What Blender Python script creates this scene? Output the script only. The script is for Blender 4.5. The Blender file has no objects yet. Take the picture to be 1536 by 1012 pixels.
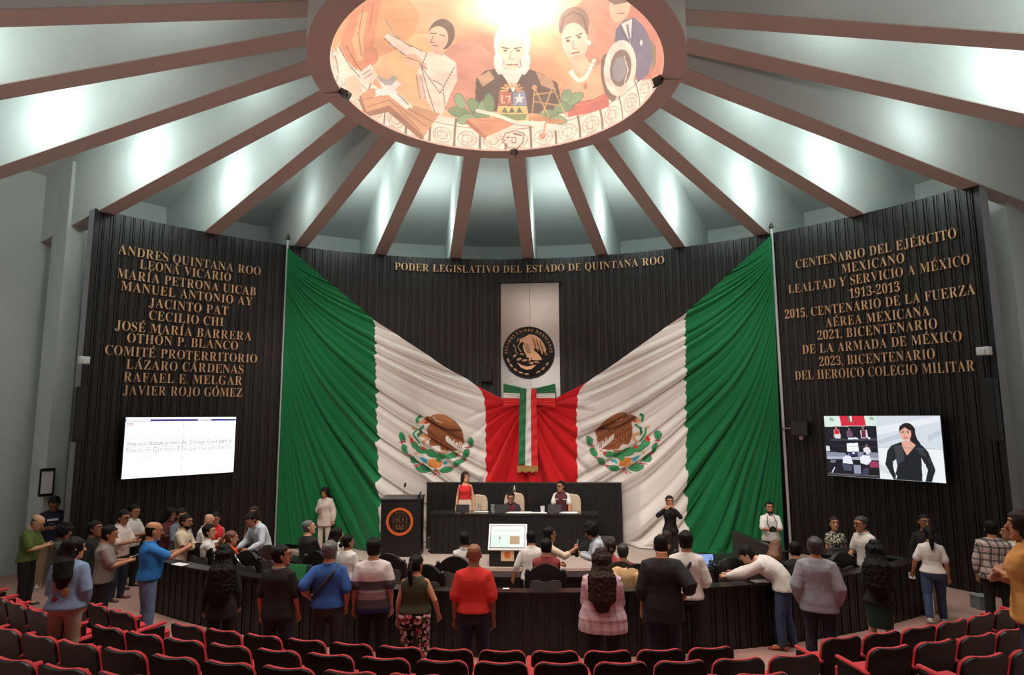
import bpy, math, random
import numpy as np
from mathutils import Vector, Matrix, Euler, noise

C = bpy.context.scene.collection
PI = math.pi
rad = math.radians
random.seed(7)

# ------------------------------------------------------------------ camera, world, light, exposure
CAMP = Vector((0.799, -8.656, 3.6))
YAW, PITCH, ROLL, FPX = 0.07057, 0.12701, -0.005684, 930.61
_F = Vector((-math.sin(YAW)*math.cos(PITCH), math.cos(YAW)*math.cos(PITCH), math.sin(PITCH)))
_R = Vector((math.cos(YAW), math.sin(YAW), 0))
_U = _R.cross(_F)
_R, _U = _R*math.cos(ROLL)+_U*math.sin(ROLL), -_R*math.sin(ROLL)+_U*math.cos(ROLL)
cam_data = bpy.data.cameras.new('camera')
cam = bpy.data.objects.new('camera', cam_data); C.objects.link(cam)
cam_data.sensor_width = 36.0; cam_data.lens = 36.0*FPX/1536.0
cam_data.clip_start = 0.05; cam_data.clip_end = 200
m = Matrix((_R, _U, -_F)).transposed().to_4x4(); m.translation = CAMP
cam.matrix_world = m
sc = bpy.context.scene
sc.camera = cam
sc.view_settings.view_transform = 'Standard'; sc.view_settings.look = 'None'
sc.view_settings.exposure = 0.0; sc.view_settings.gamma = 1.0
sc.view_settings.use_curve_mapping = False
w = bpy.data.worlds.new('world'); sc.world = w; w.use_nodes = True
w.node_tree.nodes['Background'].inputs[0].default_value = (0.6, 0.7, 0.8, 1)
w.node_tree.nodes['Background'].inputs[1].default_value = 0.02

RW, OFF, HT, HR = 11.34, -1.377, 8.41, 8.54
RO, RI = 2.715, 2.405
DL = rad(12.857)
RB = 13.3                      # radius of the outer back wall

def lamp(name, kind, loc, power, color=(1, 1, 1), size=.2, target=None, spot=60, blend=.5):
    l = bpy.data.lights.new(name, kind); l.energy = power; l.color = color
    if kind == 'AREA': l.size = size; l.shape = 'DISK'
    else: l.shadow_soft_size = size
    if kind == 'SPOT': l.spot_size = rad(spot); l.spot_blend = blend
    o = bpy.data.objects.new(name, l); C.objects.link(o); o.location = loc
    if target is not None:
        o.rotation_euler = (Vector(target)-Vector(loc)).to_track_quat('-Z', 'Y').to_euler()
    return o

COOL = (.86, 1.0, .97)
WARM = (1.0, .80, .66)
# flood lamps in the bays between the beams: azimuth index of the beam whose south face they wash, radius, height, power
for k, r, z, pw in [(-7, 5.0, 10.35, 300), (-6, 6.6, 9.9, 70), (-5, 5.2, 10.2, 300), (-4, 5.9, 10.3, 300), (-2, 6.2, 10.3, 240), (-1, 6.2, 10.3, 190),
                    (0, 6.4, 10.1, 45), (1, 6.2, 10.3, 190), (2, 6.2, 10.3, 240), (3, 6.0, 10.2, 240), (4, 5.9, 10.3, 330), (5, 8.5, 9.8, 50), (6, 5.4, 10.2, 240), (7, 5.0, 10.3, 80), (-8, 5.0, 10.3, 80), (8, 5.2, 10.3, 60),
                    (11, 5.2, 10.3, 80), (-11, 5.2, 10.3, 80)]:
    s = 1 if k > 0 else -1
    if k == 0: s = 1
    a = k*DL
    n = Vector((math.cos(a), -math.sin(a), 0))*s
    p = Vector((r*math.sin(a), r*math.cos(a), z))+n*.95
    lamp('bay_flood_light', 'POINT', p, pw*.085, COOL, .2)
for k in range(-8, 8):
    a = (k+.5)*DL; q = 26 if k in (-4, -1, 5) else 60
    lamp('added_bay_fill', 'POINT', (8.8*math.sin(a), 8.8*math.cos(a), 9.25), q, COOL, .2)  # added fill standing in for bounced light in the bays
# daylight-coloured floods behind the free-standing wall panels
for s in (-1, 1):
    lamp('side_wash_light', 'POINT', (s*11.7, 2.2, 8.8), 28, (.80, .92, 1.0), .25)
# the lamp inside the dome
lamp('dome_light', 'POINT', (.25, .35, 9.92), 115, (1.0, .86, .74), .22)
lamp('dome_fill_light', 'POINT', (0, -1.1, 8.95), 150, (1.0, .86, .76), .3)
# stage lighting from the house bars
for x, y, tx, ty, tz, pw, sp in [(-4.6, 2.6, -4.4, 8.0, 2.9, 620, 75), (4.6, 2.6, 4.4, 8.0, 2.9, 620, 75), (0, -4.6, 0, 8.3, 1.9, 900, 34)]:
    lamp('stage_spot_light', 'SPOT', (x, y, 8.3), pw, (1.0, .90, .82), .35, (tx, ty, tz), sp, .8)
# warm spots added round the ring to light the floor
for k in range(10):
    a = k*2*PI/10
    lamp('added_floor_spot', 'SPOT', (2.2*math.sin(a), 2.2*math.cos(a), 8.50), 240, (1.0, .85, .75), .15, (3.2*math.sin(a), 3.2*math.cos(a), 0), 92, .9)
# extra warm spots added below the beams to brighten the people
for k in (-8, -6, -5, -4, -2, 0, 2, 4, 5, 6, 8):
    a = k*DL; r = 5.6
    lamp('added_people_spot', 'SPOT', (r*math.sin(a), r*math.cos(a)-.6, 8.75), 300, (1.0, .87, .78), .15, (1.12*r*math.sin(a), 1.12*r*math.cos(a)-.6, 0), 84, .9)
# spots added at the ring to brighten the stage floor
for x, tx in ((-1.7, -3.6), (0, 0), (1.7, 3.6)):
    lamp('added_stage_spot', 'SPOT', (x, 1.6, 8.48), 800, (1.0, .90, .82), .2, (tx, 7.0, .2), 50, .9)
# unseen up lights added at the sides to brighten the beam undersides
for s in (-1, 1):
    lamp('added_beam_uplight', 'SPOT', (s*8.6, -7.4, 3.3), 560, (1.0, .80, .72), .6, (s*3.0, 1.5, 9.2), 95, .9)
lamp('added_face_spot', 'SPOT', (.2, -10.5, 6.4), 700, (1.0, .88, .80), .3, (-.2, 8.0, 1.6), 30, .8)  # unseen spot added behind the camera to light the presidium faces

# ------------------------------------------------------------------ places in the hall
def ray(x, y): return _F*FPX+_R*(x-768)-_U*(y-506)
def at(x, y, z):
    d = ray(x, y); return CAMP+d*((z-CAMP.z)/d.z)
def aty(x, y, Y):
    d = ray(x, y); return CAMP+d*((Y-CAMP.y)/d.y)
def pix(P):
    d = np.asarray(P, float)-np.array(CAMP)
    q = d@np.array(_F)
    return 768+FPX*(d@np.array(_R))/q, 506-FPX*(d@np.array(_U))/q
def wallhit(x, y, R=RW):
    d = ray(x, y); d = d/math.hypot(d.x, d.y)
    ox, oy = CAMP.x, CAMP.y-OFF
    b = ox*d.x+oy*d.y; t = -b+math.sqrt(b*b-(ox*ox+oy*oy-R*R))
    P = CAMP+d*t
    return math.atan2(P.x, P.y-OFF), P.z
def wallpt(phi, z, inset=0.0):
    r = RW-inset
    return Vector((r*math.sin(phi), OFF+r*math.cos(phi), z))

# ------------------------------------------------------------------ materials
MATS = {}
def mat(name, col, rough=.6, metal=0, spec=.5, emit=None, estr=1, bump=0, bscale=30, var=0, vscale=6, coat=0, trans=0, sheen=0):
    if name in MATS: return MATS[name]
    M = bpy.data.materials.new(name); M.use_nodes = True
    nt = M.node_tree; b = nt.nodes['Principled BSDF']
    b.inputs['Base Color'].default_value = (*col, 1); b.inputs['Roughness'].default_value = rough
    b.inputs['Metallic'].default_value = metal; b.inputs['Specular IOR Level'].default_value = spec
    if coat: b.inputs['Coat Weight'].default_value = coat
    if trans: b.inputs['Transmission Weight'].default_value = trans
    if sheen: b.inputs['Sheen Weight'].default_value = sheen
    if emit:
        b.inputs['Emission Color'].default_value = (*emit, 1); b.inputs['Emission Strength'].default_value = estr
    if bump or var:
        tc = nt.nodes.new('ShaderNodeTexCoord')
    if var:
        n = nt.nodes.new('ShaderNodeTexNoise'); n.inputs['Scale'].default_value = vscale; n.inputs['Detail'].default_value = 4
        nt.links.new(tc.outputs['Object'], n.inputs['Vector'])
        mx = nt.nodes.new('ShaderNodeMixRGB'); mx.blend_type = 'MIX'
        mx.inputs[1].default_value = (*[c*(1-var) for c in col], 1); mx.inputs[2].default_value = (*[min(1, c*(1+var)) for c in col], 1)
        nt.links.new(n.outputs['Fac'], mx.inputs[0]); nt.links.new(mx.outputs[0], b.inputs['Base Color'])
    if bump:
        n2 = nt.nodes.new('ShaderNodeTexNoise'); n2.inputs['Scale'].default_value = bscale; n2.inputs['Detail'].default_value = 5
        nt.links.new(tc.outputs['Object'], n2.inputs['Vector'])
        bp = nt.nodes.new('ShaderNodeBump'); bp.inputs['Strength'].default_value = bump; bp.inputs['Distance'].default_value = .02
        nt.links.new(n2.outputs['Fac'], bp.inputs['Height']); nt.links.new(bp.outputs[0], b.inputs['Normal'])
    MATS[name] = M; return M

def vcol_mat(name, rough=.8, emit=0, sheen=0):
    M = bpy.data.materials.new(name); M.use_nodes = True
    nt = M.node_tree; b = nt.nodes['Principled BSDF']; b.inputs['Roughness'].default_value = rough
    b.inputs['Specular IOR Level'].default_value = .2
    a = nt.nodes.new('ShaderNodeAttribute'); a.attribute_name = 'paint'
    if emit:
        b.inputs['Base Color'].default_value = (.02, .02, .02, 1)
        nt.links.new(a.outputs['Color'], b.inputs['Emission Color']); b.inputs['Emission Strength'].default_value = emit
    else: nt.links.new(a.outputs['Color'], b.inputs['Base Color'])
    if sheen: b.inputs['Sheen Weight'].default_value = sheen
    MATS[name] = M; return M

PLASTER = mat('white_plaster', (.66, .70, .68), .75, bump=.25, bscale=25, var=.06, vscale=1.5)
TAUPE = mat('taupe_underside_shade', (.56, .46, .435), .7, bump=.2, bscale=30, var=.05)  # warm shade of the undersides put into the base colour
SLAT = mat('dark_brown_slats', (.0095, .0066, .0060), .42, spec=.5, var=.25, vscale=9)
GROOVE = mat('black_groove', (.010, .009, .009), .6)
CARPET = mat('rose_carpet', (.42, .245, .205), .95, bump=.4, bscale=220, var=.12, vscale=3)
STAGEC = mat('beige_stage_carpet', (.40, .31, .265), .9, bump=.3, bscale=200, var=.08, vscale=3)
BLACKWOOD = mat('black_wood', (.0045, .0040, .0040), .45, spec=.5, var=.2, vscale=5)
BLACK = mat('black_plastic', (.010, .010, .011), .35)
RUBBER = mat('black_matte', (.014, .014, .015), .7)
STEEL = mat('brushed_steel', (.36, .355, .35), .30, metal=1, var=.08, vscale=3)
CHROME = mat('chrome', (.75, .75, .76), .15, metal=1)
POLE = mat('white_pole_paint', (.55, .55, .54), .4)
GOLD = mat('gold_letter_metal', (.82, .50, .29), .33, metal=.85, var=.12, vscale=9)
WHITEP = mat('white_paper', (.80, .80, .80), .8)
WHITEPL = mat('white_plastic', (.70, .70, .70), .4)

# ------------------------------------------------------------------ mesh helpers
class MB:
    def __init__(s): s.v = []; s.f = []
    def add(s, vs, fs):
        o = len(s.v); s.v += [tuple(v) for v in vs]; s.f += [tuple(i+o for i in f) for f in fs]; return s
    def box(s, c, d, rot=None, taper=1.0):
        vs = []
        for z in (-.5, .5):
            t = taper if z > 0 else 1
            for x, y in ((-.5, -.5), (.5, -.5), (.5, .5), (-.5, .5)):
                v = Vector((x*d[0]*t, y*d[1]*t, z*d[2]))
                if rot is not None: v = rot @ v
                vs.append(v+Vector(c))
        return s.add(vs, [(3, 2, 1, 0), (4, 5, 6, 7), (0, 1, 5, 4), (1, 2, 6, 5), (2, 3, 7, 6), (3, 0, 4, 7)])
    def rings(s, rings, closed=True, cap=True):
        n = len(rings[0]); vs = [p for r in rings for p in r]; fs = []
        for i in range(len(rings)-1):
            for j in range(n if closed else n-1):
                a, b = i*n+j, i*n+(j+1) % n
                fs.append((a, b, b+n, a+n))
        if cap and closed:
            fs.append(tuple(range(n))[::-1]); k = (len(rings)-1)*n; fs.append(tuple(range(k, k+n)))
        return s.add(vs, fs)
    def tube(s, pts, rads, n=8, flat=1.0, up=None, round_ends=True):
        pts = [Vector(p) for p in pts]
        if not hasattr(rads, '__len__'): rads = [rads]*len(pts)
        rads = list(rads)
        if round_ends:
            d0 = (pts[0]-pts[1]).normalized(); d1 = (pts[-1]-pts[-2]).normalized()
            r0, r1 = rads[0], rads[-1]
            pts = [pts[0]+d0*r0*.9, pts[0]+d0*r0*.6]+pts+[pts[-1]+d1*r1*.6, pts[-1]+d1*r1*.9]
            rads = [r0*.35, r0*.8]+rads+[r1*.8, r1*.35]
        rs = []; X = None
        for i, p in enumerate(pts):
            t = (pts[min(i+1, len(pts)-1)]-pts[max(i-1, 0)])
            if t.length < 1e-7: t = Vector((0, 0, 1))
            t.normalize()
            if X is None:
                u = Vector(up) if up is not None else (Vector((0, 0, 1)) if abs(t.z) < .9 else Vector((0, 1, 0)))
                X = u.cross(t).normalized()
            X = (X-t*X.dot(t)).normalized(); Y = t.cross(X)
            rs.append([p+X*math.cos(2*PI*k/n)*rads[i]+Y*math.sin(2*PI*k/n)*rads[i]*flat for k in range(n)])
        return s.rings(rs)
    def lathe(s, prof, n=24, c=(0, 0, 0), M=None):
        c = Vector(c); rs = []
        for r, z in prof:
            ring = []
            for k in range(n):
                v = Vector((r*math.cos(2*PI*k/n), r*math.sin(2*PI*k/n), z))
                if M is not None: v = M @ v
                ring.append(v+c)
            rs.append(ring)
        return s.rings(rs)
    def ell(s, c, r, nu=12, nv=8, M=None):
        prof = [(math.sin(PI*i/nv)*1.0 if 0 < i < nv else .02, -math.cos(PI*i/nv)) for i in range(nv+1)]
        S = Matrix.Diagonal(Vector(r)); M2 = S if M is None else M.to_3x3() @ S
        return s.lathe(prof, nu, c, M2)
    def prism(s, poly, y0, y1, M=None):
        # polygon in x,z extruded along y
        n = len(poly); vs = [Vector((p[0], y0, p[1])) for p in poly]+[Vector((p[0], y1, p[1])) for p in poly]
        if M is not None: vs = [M @ v for v in vs]
        return s.add(vs, [tuple(range(n)), tuple(range(n, 2*n))[::-1]]+[(i, n+i, n+(i+1) % n, (i+1) % n) for i in range(n)])
    def mesh(s, name, smooth=True, angle=40):
        me = bpy.data.meshes.new(name); me.from_pydata([tuple(v) for v in s.v], [], s.f)
        me.validate(); me.update()
        import bmesh
        bm = bmesh.new(); bm.from_mesh(me); bmesh.ops.recalc_face_normals(bm, faces=bm.faces); bm.to_mesh(me); bm.free()
        if smooth:
            me.polygons.foreach_set('use_smooth', [True]*len(me.polygons))
            if angle: me.set_sharp_from_angle(angle=rad(angle))
        return me
    def build(s, name, material, parent=None, loc=None, smooth=True, angle=40):
        return link(name, s.mesh(name, smooth, angle), material, parent, loc)

def link(name, me, material, parent=None, loc=None):
    o = bpy.data.objects.new(name, me); C.objects.link(o)
    if material is not None:
        me.materials.clear(); me.materials.append(material)
    if parent is not None: o.parent = parent
    if loc is not None: o.location = loc
    return o
def tag(o, label=None, cat=None, group=None, kind=None):
    if label: o['label'] = label
    if cat: o['category'] = cat
    if group: o['group'] = group
    if kind: o['kind'] = kind
    return o
def thing(name, label, cat, loc=(0, 0, 0), rz=0, group=None):
    o = bpy.data.objects.new(name, None); C.objects.link(o)
    o.location = loc; o.rotation_euler = (0, 0, rz); o.empty_display_size = .1
    return tag(o, label, cat, group)
def struct(name, mb, material, smooth=True, parent=None, angle=40):
    o = mb.build(name, material, parent, smooth=smooth, angle=angle)
    if parent is None: o['kind'] = 'structure'
    return o

# ------------------------------------------------------------------ painter: flat areas of colour on a dense mesh
def srgb(c):
    c = [x/255 for x in c]
    return [x/12.92 if x <= .04045 else ((x+.055)/1.055)**2.4 for x in c]
def inpoly(X, Y, pts):
    r = np.zeros(X.shape, bool); n = len(pts); j = n-1
    for i in range(n):
        xi, yi = pts[i]; xj, yj = pts[j]
        if yi != yj:
            r ^= ((yi > Y) != (yj > Y)) & (X < (xj-xi)*(Y-yi)/(yj-yi)+xi)
        j = i
    return r
def paint(col, X, Y, shapes):
    for sh in shapes:
        k = sh[0]; c = np.array(srgb(sh[-1]))
        if k == 'p': mk = inpoly(X, Y, sh[1])
        elif k == 'e':
            cx, cy, rx, ry, an = sh[1]; a = rad(an)
            dx, dy = X-cx, Y-cy
            u = dx*math.cos(a)+dy*math.sin(a); v = -dx*math.sin(a)+dy*math.cos(a)
            mk = (u/rx)**2+(v/ry)**2 < 1
        elif k == 'l':
            mk = np.zeros(X.shape, bool); wd = sh[2]/2
            P = sh[1]
            for (x0, y0), (x1, y1) in zip(P[:-1], P[1:]):
                dx, dy = x1-x0, y1-y0; L = dx*dx+dy*dy+1e-9
                t = np.clip(((X-x0)*dx+(Y-y0)*dy)/L, 0, 1)
                mk |= (X-x0-t*dx)**2+(Y-y0-t*dy)**2 < wd*wd
        col[mk] = c
    return col
def set_paint(me, col):
    a = me.color_attributes.new('paint', 'FLOAT_COLOR', 'POINT')
    arr = np.ones((len(col), 4), np.float32); arr[:, :3] = col
    a.data.foreach_set('color', arr.ravel())
def grid_mesh(name, P, thick=None):
    # P: (nv, nu, 3) array of points
    nv, nu = P.shape[:2]
    me = bpy.data.meshes.new(name)
    me.vertices.add(nv*nu); me.vertices.foreach_set('co', P.reshape(-1).astype(np.float32))
    i = np.arange((nv-1)*(nu-1)); r = i//(nu-1); c = i % (nu-1); a = r*nu+c
    q = np.stack([a, a+nu, a+nu+1, a+1], 1).astype(np.int32)
    me.loops.add(q.size); me.loops.foreach_set('vertex_index', q.ravel())
    me.polygons.add(len(q)); me.polygons.foreach_set('loop_start', np.arange(0, q.size, 4, dtype=np.int32))
    me.polygons.foreach_set('loop_total', np.full(len(q), 4, np.int32))
    me.update(); me.validate()
    me.polygons.foreach_set('use_smooth', [True]*len(me.polygons))
    return me

# ------------------------------------------------------------------ the setting
def build_setting():
    n = 96
    # floor
    mb = MB(); mb.add([(14*math.sin(2*PI*k/n), 14*math.cos(2*PI*k/n), 0) for k in range(n)]+[(14*math.sin(2*PI*k/n), 14*math.cos(2*PI*k/n), -.3) for k in range(n)],
                      [tuple(range(n)), tuple(range(n, 2*n))[::-1]]+[(k, n+k, n+(k+1) % n, (k+1) % n) for k in range(n)])
    struct('floor', mb, CARPET, False)
    # outer back wall
    prof = [(RB, -.1), (RB, 10.2), (RB+.3, 10.2), (RB+.3, -.1)]
    rs = []
    for k in range(n):
        a = 2*PI*k/n; rs.append([(r*math.sin(a), r*math.cos(a), z) for r, z in prof])
    rs.append(rs[0]); mb = MB(); mb.rings(rs, cap=False); struct('wall_back', mb, PLASTER, angle=30)
    # sloping ceiling between beams
    prof = [(2.72, 11.6), (RB+.1, 9.72), (RB+.1, 9.95), (2.72, 11.9)]
    rs = []
    for k in range(n):
        a = 2*PI*k/n; rs.append([(r*math.sin(a), r*math.cos(a), z) for r, z in prof])
    rs.append(rs[0]); mb = MB(); mb.rings(rs, cap=False); struct('ceiling', mb, PLASTER, angle=30)
    # radial beams
    for k in range(28):
        a = k*DL; d = Vector((math.sin(a), math.cos(a), 0)); t = Vector((math.cos(a), -math.sin(a), 0))
        def pt(r, s, z): return d*r+t*s+Vector((0, 0, z))
        hw = .18; r0, r1 = RO-.06, RB+.05
        mb = MB()
        zb = lambda r: 9.81-.136*r
        ring = lambda r, zt: [pt(r, -hw, zb(r)+.02), pt(r, hw, zb(r)+.02), pt(r, hw, zt), pt(r, -hw, zt)]
        mb.rings([ring(r0, 11.75), ring(r1, 9.8)])
        b = struct('trim_beam', mb, PLASTER, False)
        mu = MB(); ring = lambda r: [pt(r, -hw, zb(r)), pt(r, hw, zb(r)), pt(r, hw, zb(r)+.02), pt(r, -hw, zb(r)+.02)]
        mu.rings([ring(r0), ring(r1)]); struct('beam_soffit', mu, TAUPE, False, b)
    # drum ring with shade-toned taupe underside
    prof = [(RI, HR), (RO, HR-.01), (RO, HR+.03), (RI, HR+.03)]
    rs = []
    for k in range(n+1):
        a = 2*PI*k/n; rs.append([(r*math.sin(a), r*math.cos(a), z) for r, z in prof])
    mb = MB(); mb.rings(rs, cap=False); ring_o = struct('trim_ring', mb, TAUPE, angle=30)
    prof = [(RO-.02, HR+.02), (RO, HR+.03), (RO, 12.0), (RO-.05, 12.0)]
    rs = []
    for k in range(n+1):
        a = 2*PI*k/n; rs.append([(r*math.sin(a), r*math.cos(a), z) for r, z in prof])
    mb = MB(); mb.rings(rs, cap=False); struct('drum_wall', mb, PLASTER, parent=ring_o, angle=30)
    # slatted panel
    PL, _ = wallhit(141.7, 316); PR, _ = wallhit(1468.4, 271.2)
    per = .215/RW
    cols = []   # (phi, inset)
    phi = PL
    cols.append((phi, .02))
    while phi < PR-per:
        for f, ins in ((.02, .0), (.03, .035), (.52, .035), (.53, .0), (.60, .0), (.61, .022), (.80, .022), (.81, 0), (.88, 0), (.89, .03), (.985, .03), (.99, 0)):
            cols.append((phi+f*per, ins))
        phi += per
    cols.append((PR, .02))
    vs, fs, fm = [], [], []
    for ph, ins in cols:
        for z in (-.02, HT): vs.append(wallpt(ph, z, ins))
    for i in range(len(cols)-1):
        a = 2*i; fs.append((a, a+2, a+3, a+1)); fm.append(1 if cols[i][1] < .001 and cols[i+1][1] < .001 else 0)
    # back, top and ends
    o = len(vs); N = len(cols)
    for ph, ins in cols:
        for z in (-.02, HT): vs.append(wallpt(ph, z, -.28))
    for i in range(N-1):
        a = o+2*i; fs.append((a, a+1, a+3, a+2)); fm.append(0)
        fs.append((2*i+1, 2*i+3, o+2*i+3, o+2*i+1)); fm.append(0)
    fs.append((0, 1, o+1, o)); fm.append(2); k = 2*(N-1); fs.append((k, o+k, o+k+1, k+1)); fm.append(2)
    me = bpy.data.meshes.new('wall_front'); me.from_pydata([tuple(v) for v in vs], [], fs); me.update()
    me.materials.append(SLAT); me.materials.append(GROOVE); me.materials.append(mat('panel_end_paint', (.30, .29, .32), .45))
    me.polygons.foreach_set('material_index', fm)
    wf = bpy.data.objects.new('wall_front', me); C.objects.link(wf); wf['kind'] = 'structure'
    # columns beside the panel ends
    for x0, x1, y, sg in ((101, 130, 338, -1), (1470, 1508, 300, 1)):
        a0 = wallhit(x0, y, 12.5)[0]; a1 = wallhit(x1, y, 12.5)[0]
        c0 = Vector((12.5*math.sin(a0), OFF+12.5*math.cos(a0), 0)); c1 = Vector((12.5*math.sin(a1), OFF+12.5*math.cos(a1), 0))
        t = (c1-c0).normalized(); d = Vector((-t.y, t.x, 0))
        M = Matrix((t, d, Vector((0, 0, 1)))).transposed()
        mb = MB(); mb.box((c0+c1)/2+d*.45+Vector((0, 0, 4.85)), ((c1-c0).length, .9, 9.9), M)
        struct('trim_column', mb, PLASTER, False)
    # stage platform
    cy, R0 = 18.5, 12.6
    vs, fs = [], []
    M_ = 40
    for i in range(M_+1):
        x = -8.6+17.2*i/M_
        y = cy-math.sqrt(R0*R0-x*x)
        yb = OFF+math.sqrt(max((RW-.02)**2-x*x, .01))-.03
        y = min(y, yb-.05)
        vs += [(x, y, -.01), (x, y, .2), (x, yb, .2), (x, yb, -.01)]
    for i in range(M_):
        a = 4*i
        for j in range(4): fs.append((a+j, a+4+j, a+4+(j+1) % 4, a+(j+1) % 4))
    fs += [(0, 1, 2, 3), tuple(4*M_+j for j in (3, 2, 1, 0))]
    mb = MB(); mb.add(vs, fs); struct('trim_stage', mb, STAGEC, angle=30)
    # audience tiers
    for i in range(11):
        r0 = 13.0+.9*i-.62; r1 = 30; z = .1+.21*i
        if i == 0: continue
        vs, fs = [], []; K = 40; lim = rad(41-1.2*i)
        for k in range(K+1):
            a = -lim+2*lim*k/K
            for r, zz in ((r0, z-.25), (r0, z), (r0+.95, z), (r0+.95, z-.25)):
                vs.append((.1+r*math.sin(a), 11.9-r*math.cos(a), zz))
        for k in range(K):
            a = 4*k
            for j in range(4): fs.append((a+j, a+4+j, a+4+(j+1) % 4, a+(j+1) % 4))
        fs += [(0, 1, 2, 3), tuple(4*K+j for j in (3, 2, 1, 0))]
        mb = MB(); mb.add(vs, fs); struct('trim_tier', mb, CARPET, angle=30)
build_setting()
# ------------------------------------------------------------------ the dome painting
def build_mural():
    nu, nv = 1000, 300
    th = np.linspace(-PI, PI, nu); v = np.linspace(0, 1, nv)
    T, V = np.meshgrid(th, v)
    rise = 1.55
    el = V*PI/2*.999
    r = RI*np.cos(el)**.9; z = HR+.02+rise*np.sin(el)
    P = np.stack([r*np.sin(T), r*np.cos(T), z], -1)
    me = grid_mesh('mural', P)
    F = P.reshape(-1, 3)
    X, Y = pix(F)
    near = F[:, 1] < -.9
    col = np.tile(np.array(srgb((226, 150, 96))), (len(F), 1))
    # warm cloudy ground
    rng = np.random.RandomState(3)
    g = np.zeros(len(F))
    for _ in range(26):
        k = rng.normal(size=3)*rng.choice([1.5, 3, 5]); g += np.sin(F@k+rng.rand()*6)/ (1+np.linalg.norm(k)*.25)
    g = np.clip(.5+g*.11, 0, 1)[:, None]
    a, b, c = [np.array(srgb(q)) for q in ((196, 92, 56), (240, 176, 104), (250, 214, 160))]
    col = np.where(g < .5, a+(b-a)*g*2, b+(c-b)*(g-.5)*2)
    sk, ink = (236, 188, 150), (96, 74, 66)
    def arcpt(t): return (744+252*math.sin(t), 75+152*math.cos(t))
    S = []
    # reddish sky patches
    S += [('e', (960, 60, 60, 60, 0), (206, 110, 80)), ('e', (640, 90, 60, 40, 0), (244, 196, 110)), ('e', (560, 40, 70, 45, -20), (236, 160, 72)),
          ('e', (700, 120, 46, 60, 0), (214, 140, 112)), ('e', (900, 60, 50, 70, 0), (216, 140, 104))]
    # orange figure on the far left
    S += [('p', [(512, 60), (522, 20), (548, -10), (575, -10), (566, 30), (560, 70), (566, 92), (548, 108), (528, 100), (516, 84)], (226, 130, 52)),
          ('p', [(528, 60), (540, 20), (552, 18), (544, 60), (548, 90), (536, 92)], (242, 176, 92)), ('l', [(520, 70), (534, 96), (546, 110)], 2, (160, 78, 40)),
          ('e', (556, 84, 12, 14, 0), (214, 120, 60)), ('l', [(545, 10), (538, 50), (542, 84)], 1.6, (176, 92, 40)), ('l', [(560, 4), (554, 44)], 1.4, (176, 92, 40))]
    # open white book pages, left edge
    S += [('p', [(500, 110), (507, 66), (522, 92), (540, 112), (536, 120), (514, 116)], (240, 232, 220)), ('l', [(508, 70), (524, 98), (540, 116)], 1.6, ink), ('l', [(503, 84), (508, 110)], 1.2, ink),
          ('p', [(516, 118), (534, 112), (542, 126), (540, 152), (522, 136)], (228, 206, 176))]
    # man raising chained arms
    S += [('p', [(576, 55), (584, 49), (604, 62), (628, 74), (640, 80), (634, 92), (612, 84), (590, 70)], (240, 226, 212)),
          ('l', [(577, 58), (590, 70), (612, 86), (634, 92)], 1.4, ink), ('l', [(582, 50), (606, 63), (632, 76)], 1.2, ink),
          ('p', [(640, 78), (662, 78), (684, 94), (686, 120), (676, 140), (664, 172), (652, 172), (634, 140), (626, 110), (632, 90)], (244, 232, 216)),
          ('p', [(608, 82), (622, 80), (640, 96), (640, 104), (624, 102), (610, 96)], sk), ('l', [(610, 86), (628, 92), (640, 104)], 1.2, ink),
          ('l', [(630, 96), (640, 112), (660, 140), (672, 118), (682, 100)], 1.3, ink), ('l', [(640, 80), (632, 100), (640, 130), (652, 168)], 1.4, ink), ('l', [(650, 120), (664, 128), (668, 164)], 1.2, ink),
          ('l', [(628, 112), (634, 148)], 5, (206, 190, 176)), ('l', [(624, 112), (630, 148)], 1.2, ink), ('l', [(632, 112), (638, 148)], 1.2, ink),
          ('e', (662, 52, 20, 24, 15), (96, 70, 56)), ('e', (656, 58, 16, 19, 15), sk), ('p', [(652, 72), (668, 74), (664, 84), (650, 80)], sk),
          ('l', [(646, 50), (654, 50)], 1.8, ink), ('l', [(660, 52), (667, 54)], 1.8, ink), ('l', [(650, 54), (646, 63), (651, 64)], 1.2, ink), ('l', [(649, 68), (657, 69)], 1.6, (150, 70, 60)),
          ('l', [(578, 30), (590, 50), (604, 62), (616, 70)], 2.4, (170, 150, 130))]
    # white cross over timber cross
    S += [('p', [(541, 142), (556, 132), (566, 134), (562, 146), (584, 138), (596, 152), (616, 164), (620, 158), (660, 170), (636, 204), (584, 158), (550, 168)], (206, 150, 92)),
          ('p', [(541, 142), (550, 168), (584, 158), (636, 204), (634, 212), (582, 168), (548, 176), (538, 150)], (150, 92, 52)),
          ('l', [(545, 150), (560, 146)], 1.2, (140, 84, 46)), ('l', [(596, 158), (640, 190)], 1.2, (140, 84, 46)), ('l', [(606, 160), (648, 182)], 1.2, (140, 84, 46)), ('l', [(552, 160), (584, 150), (630, 196)], 1.2, (140, 84, 46)),
          ('p', [(564, 116), (578, 124), (590, 116), (602, 126), (592, 134), (618, 158), (610, 164), (582, 142), (566, 144), (562, 136), (574, 132)], (236, 238, 240)),
          ('p', [(566, 112), (580, 120), (592, 113), (596, 118), (588, 128), (578, 128), (568, 120)], (150, 172, 182)), ('l', [(596, 140), (612, 156)], 3, (150, 172, 182)),
          ('p', [(540, 108), (556, 96), (566, 112), (560, 124), (544, 126)], (232, 224, 216)), ('l', [(544, 112), (556, 104)], 1, ink), ('l', [(546, 118), (558, 110)], 1, ink)]
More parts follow.
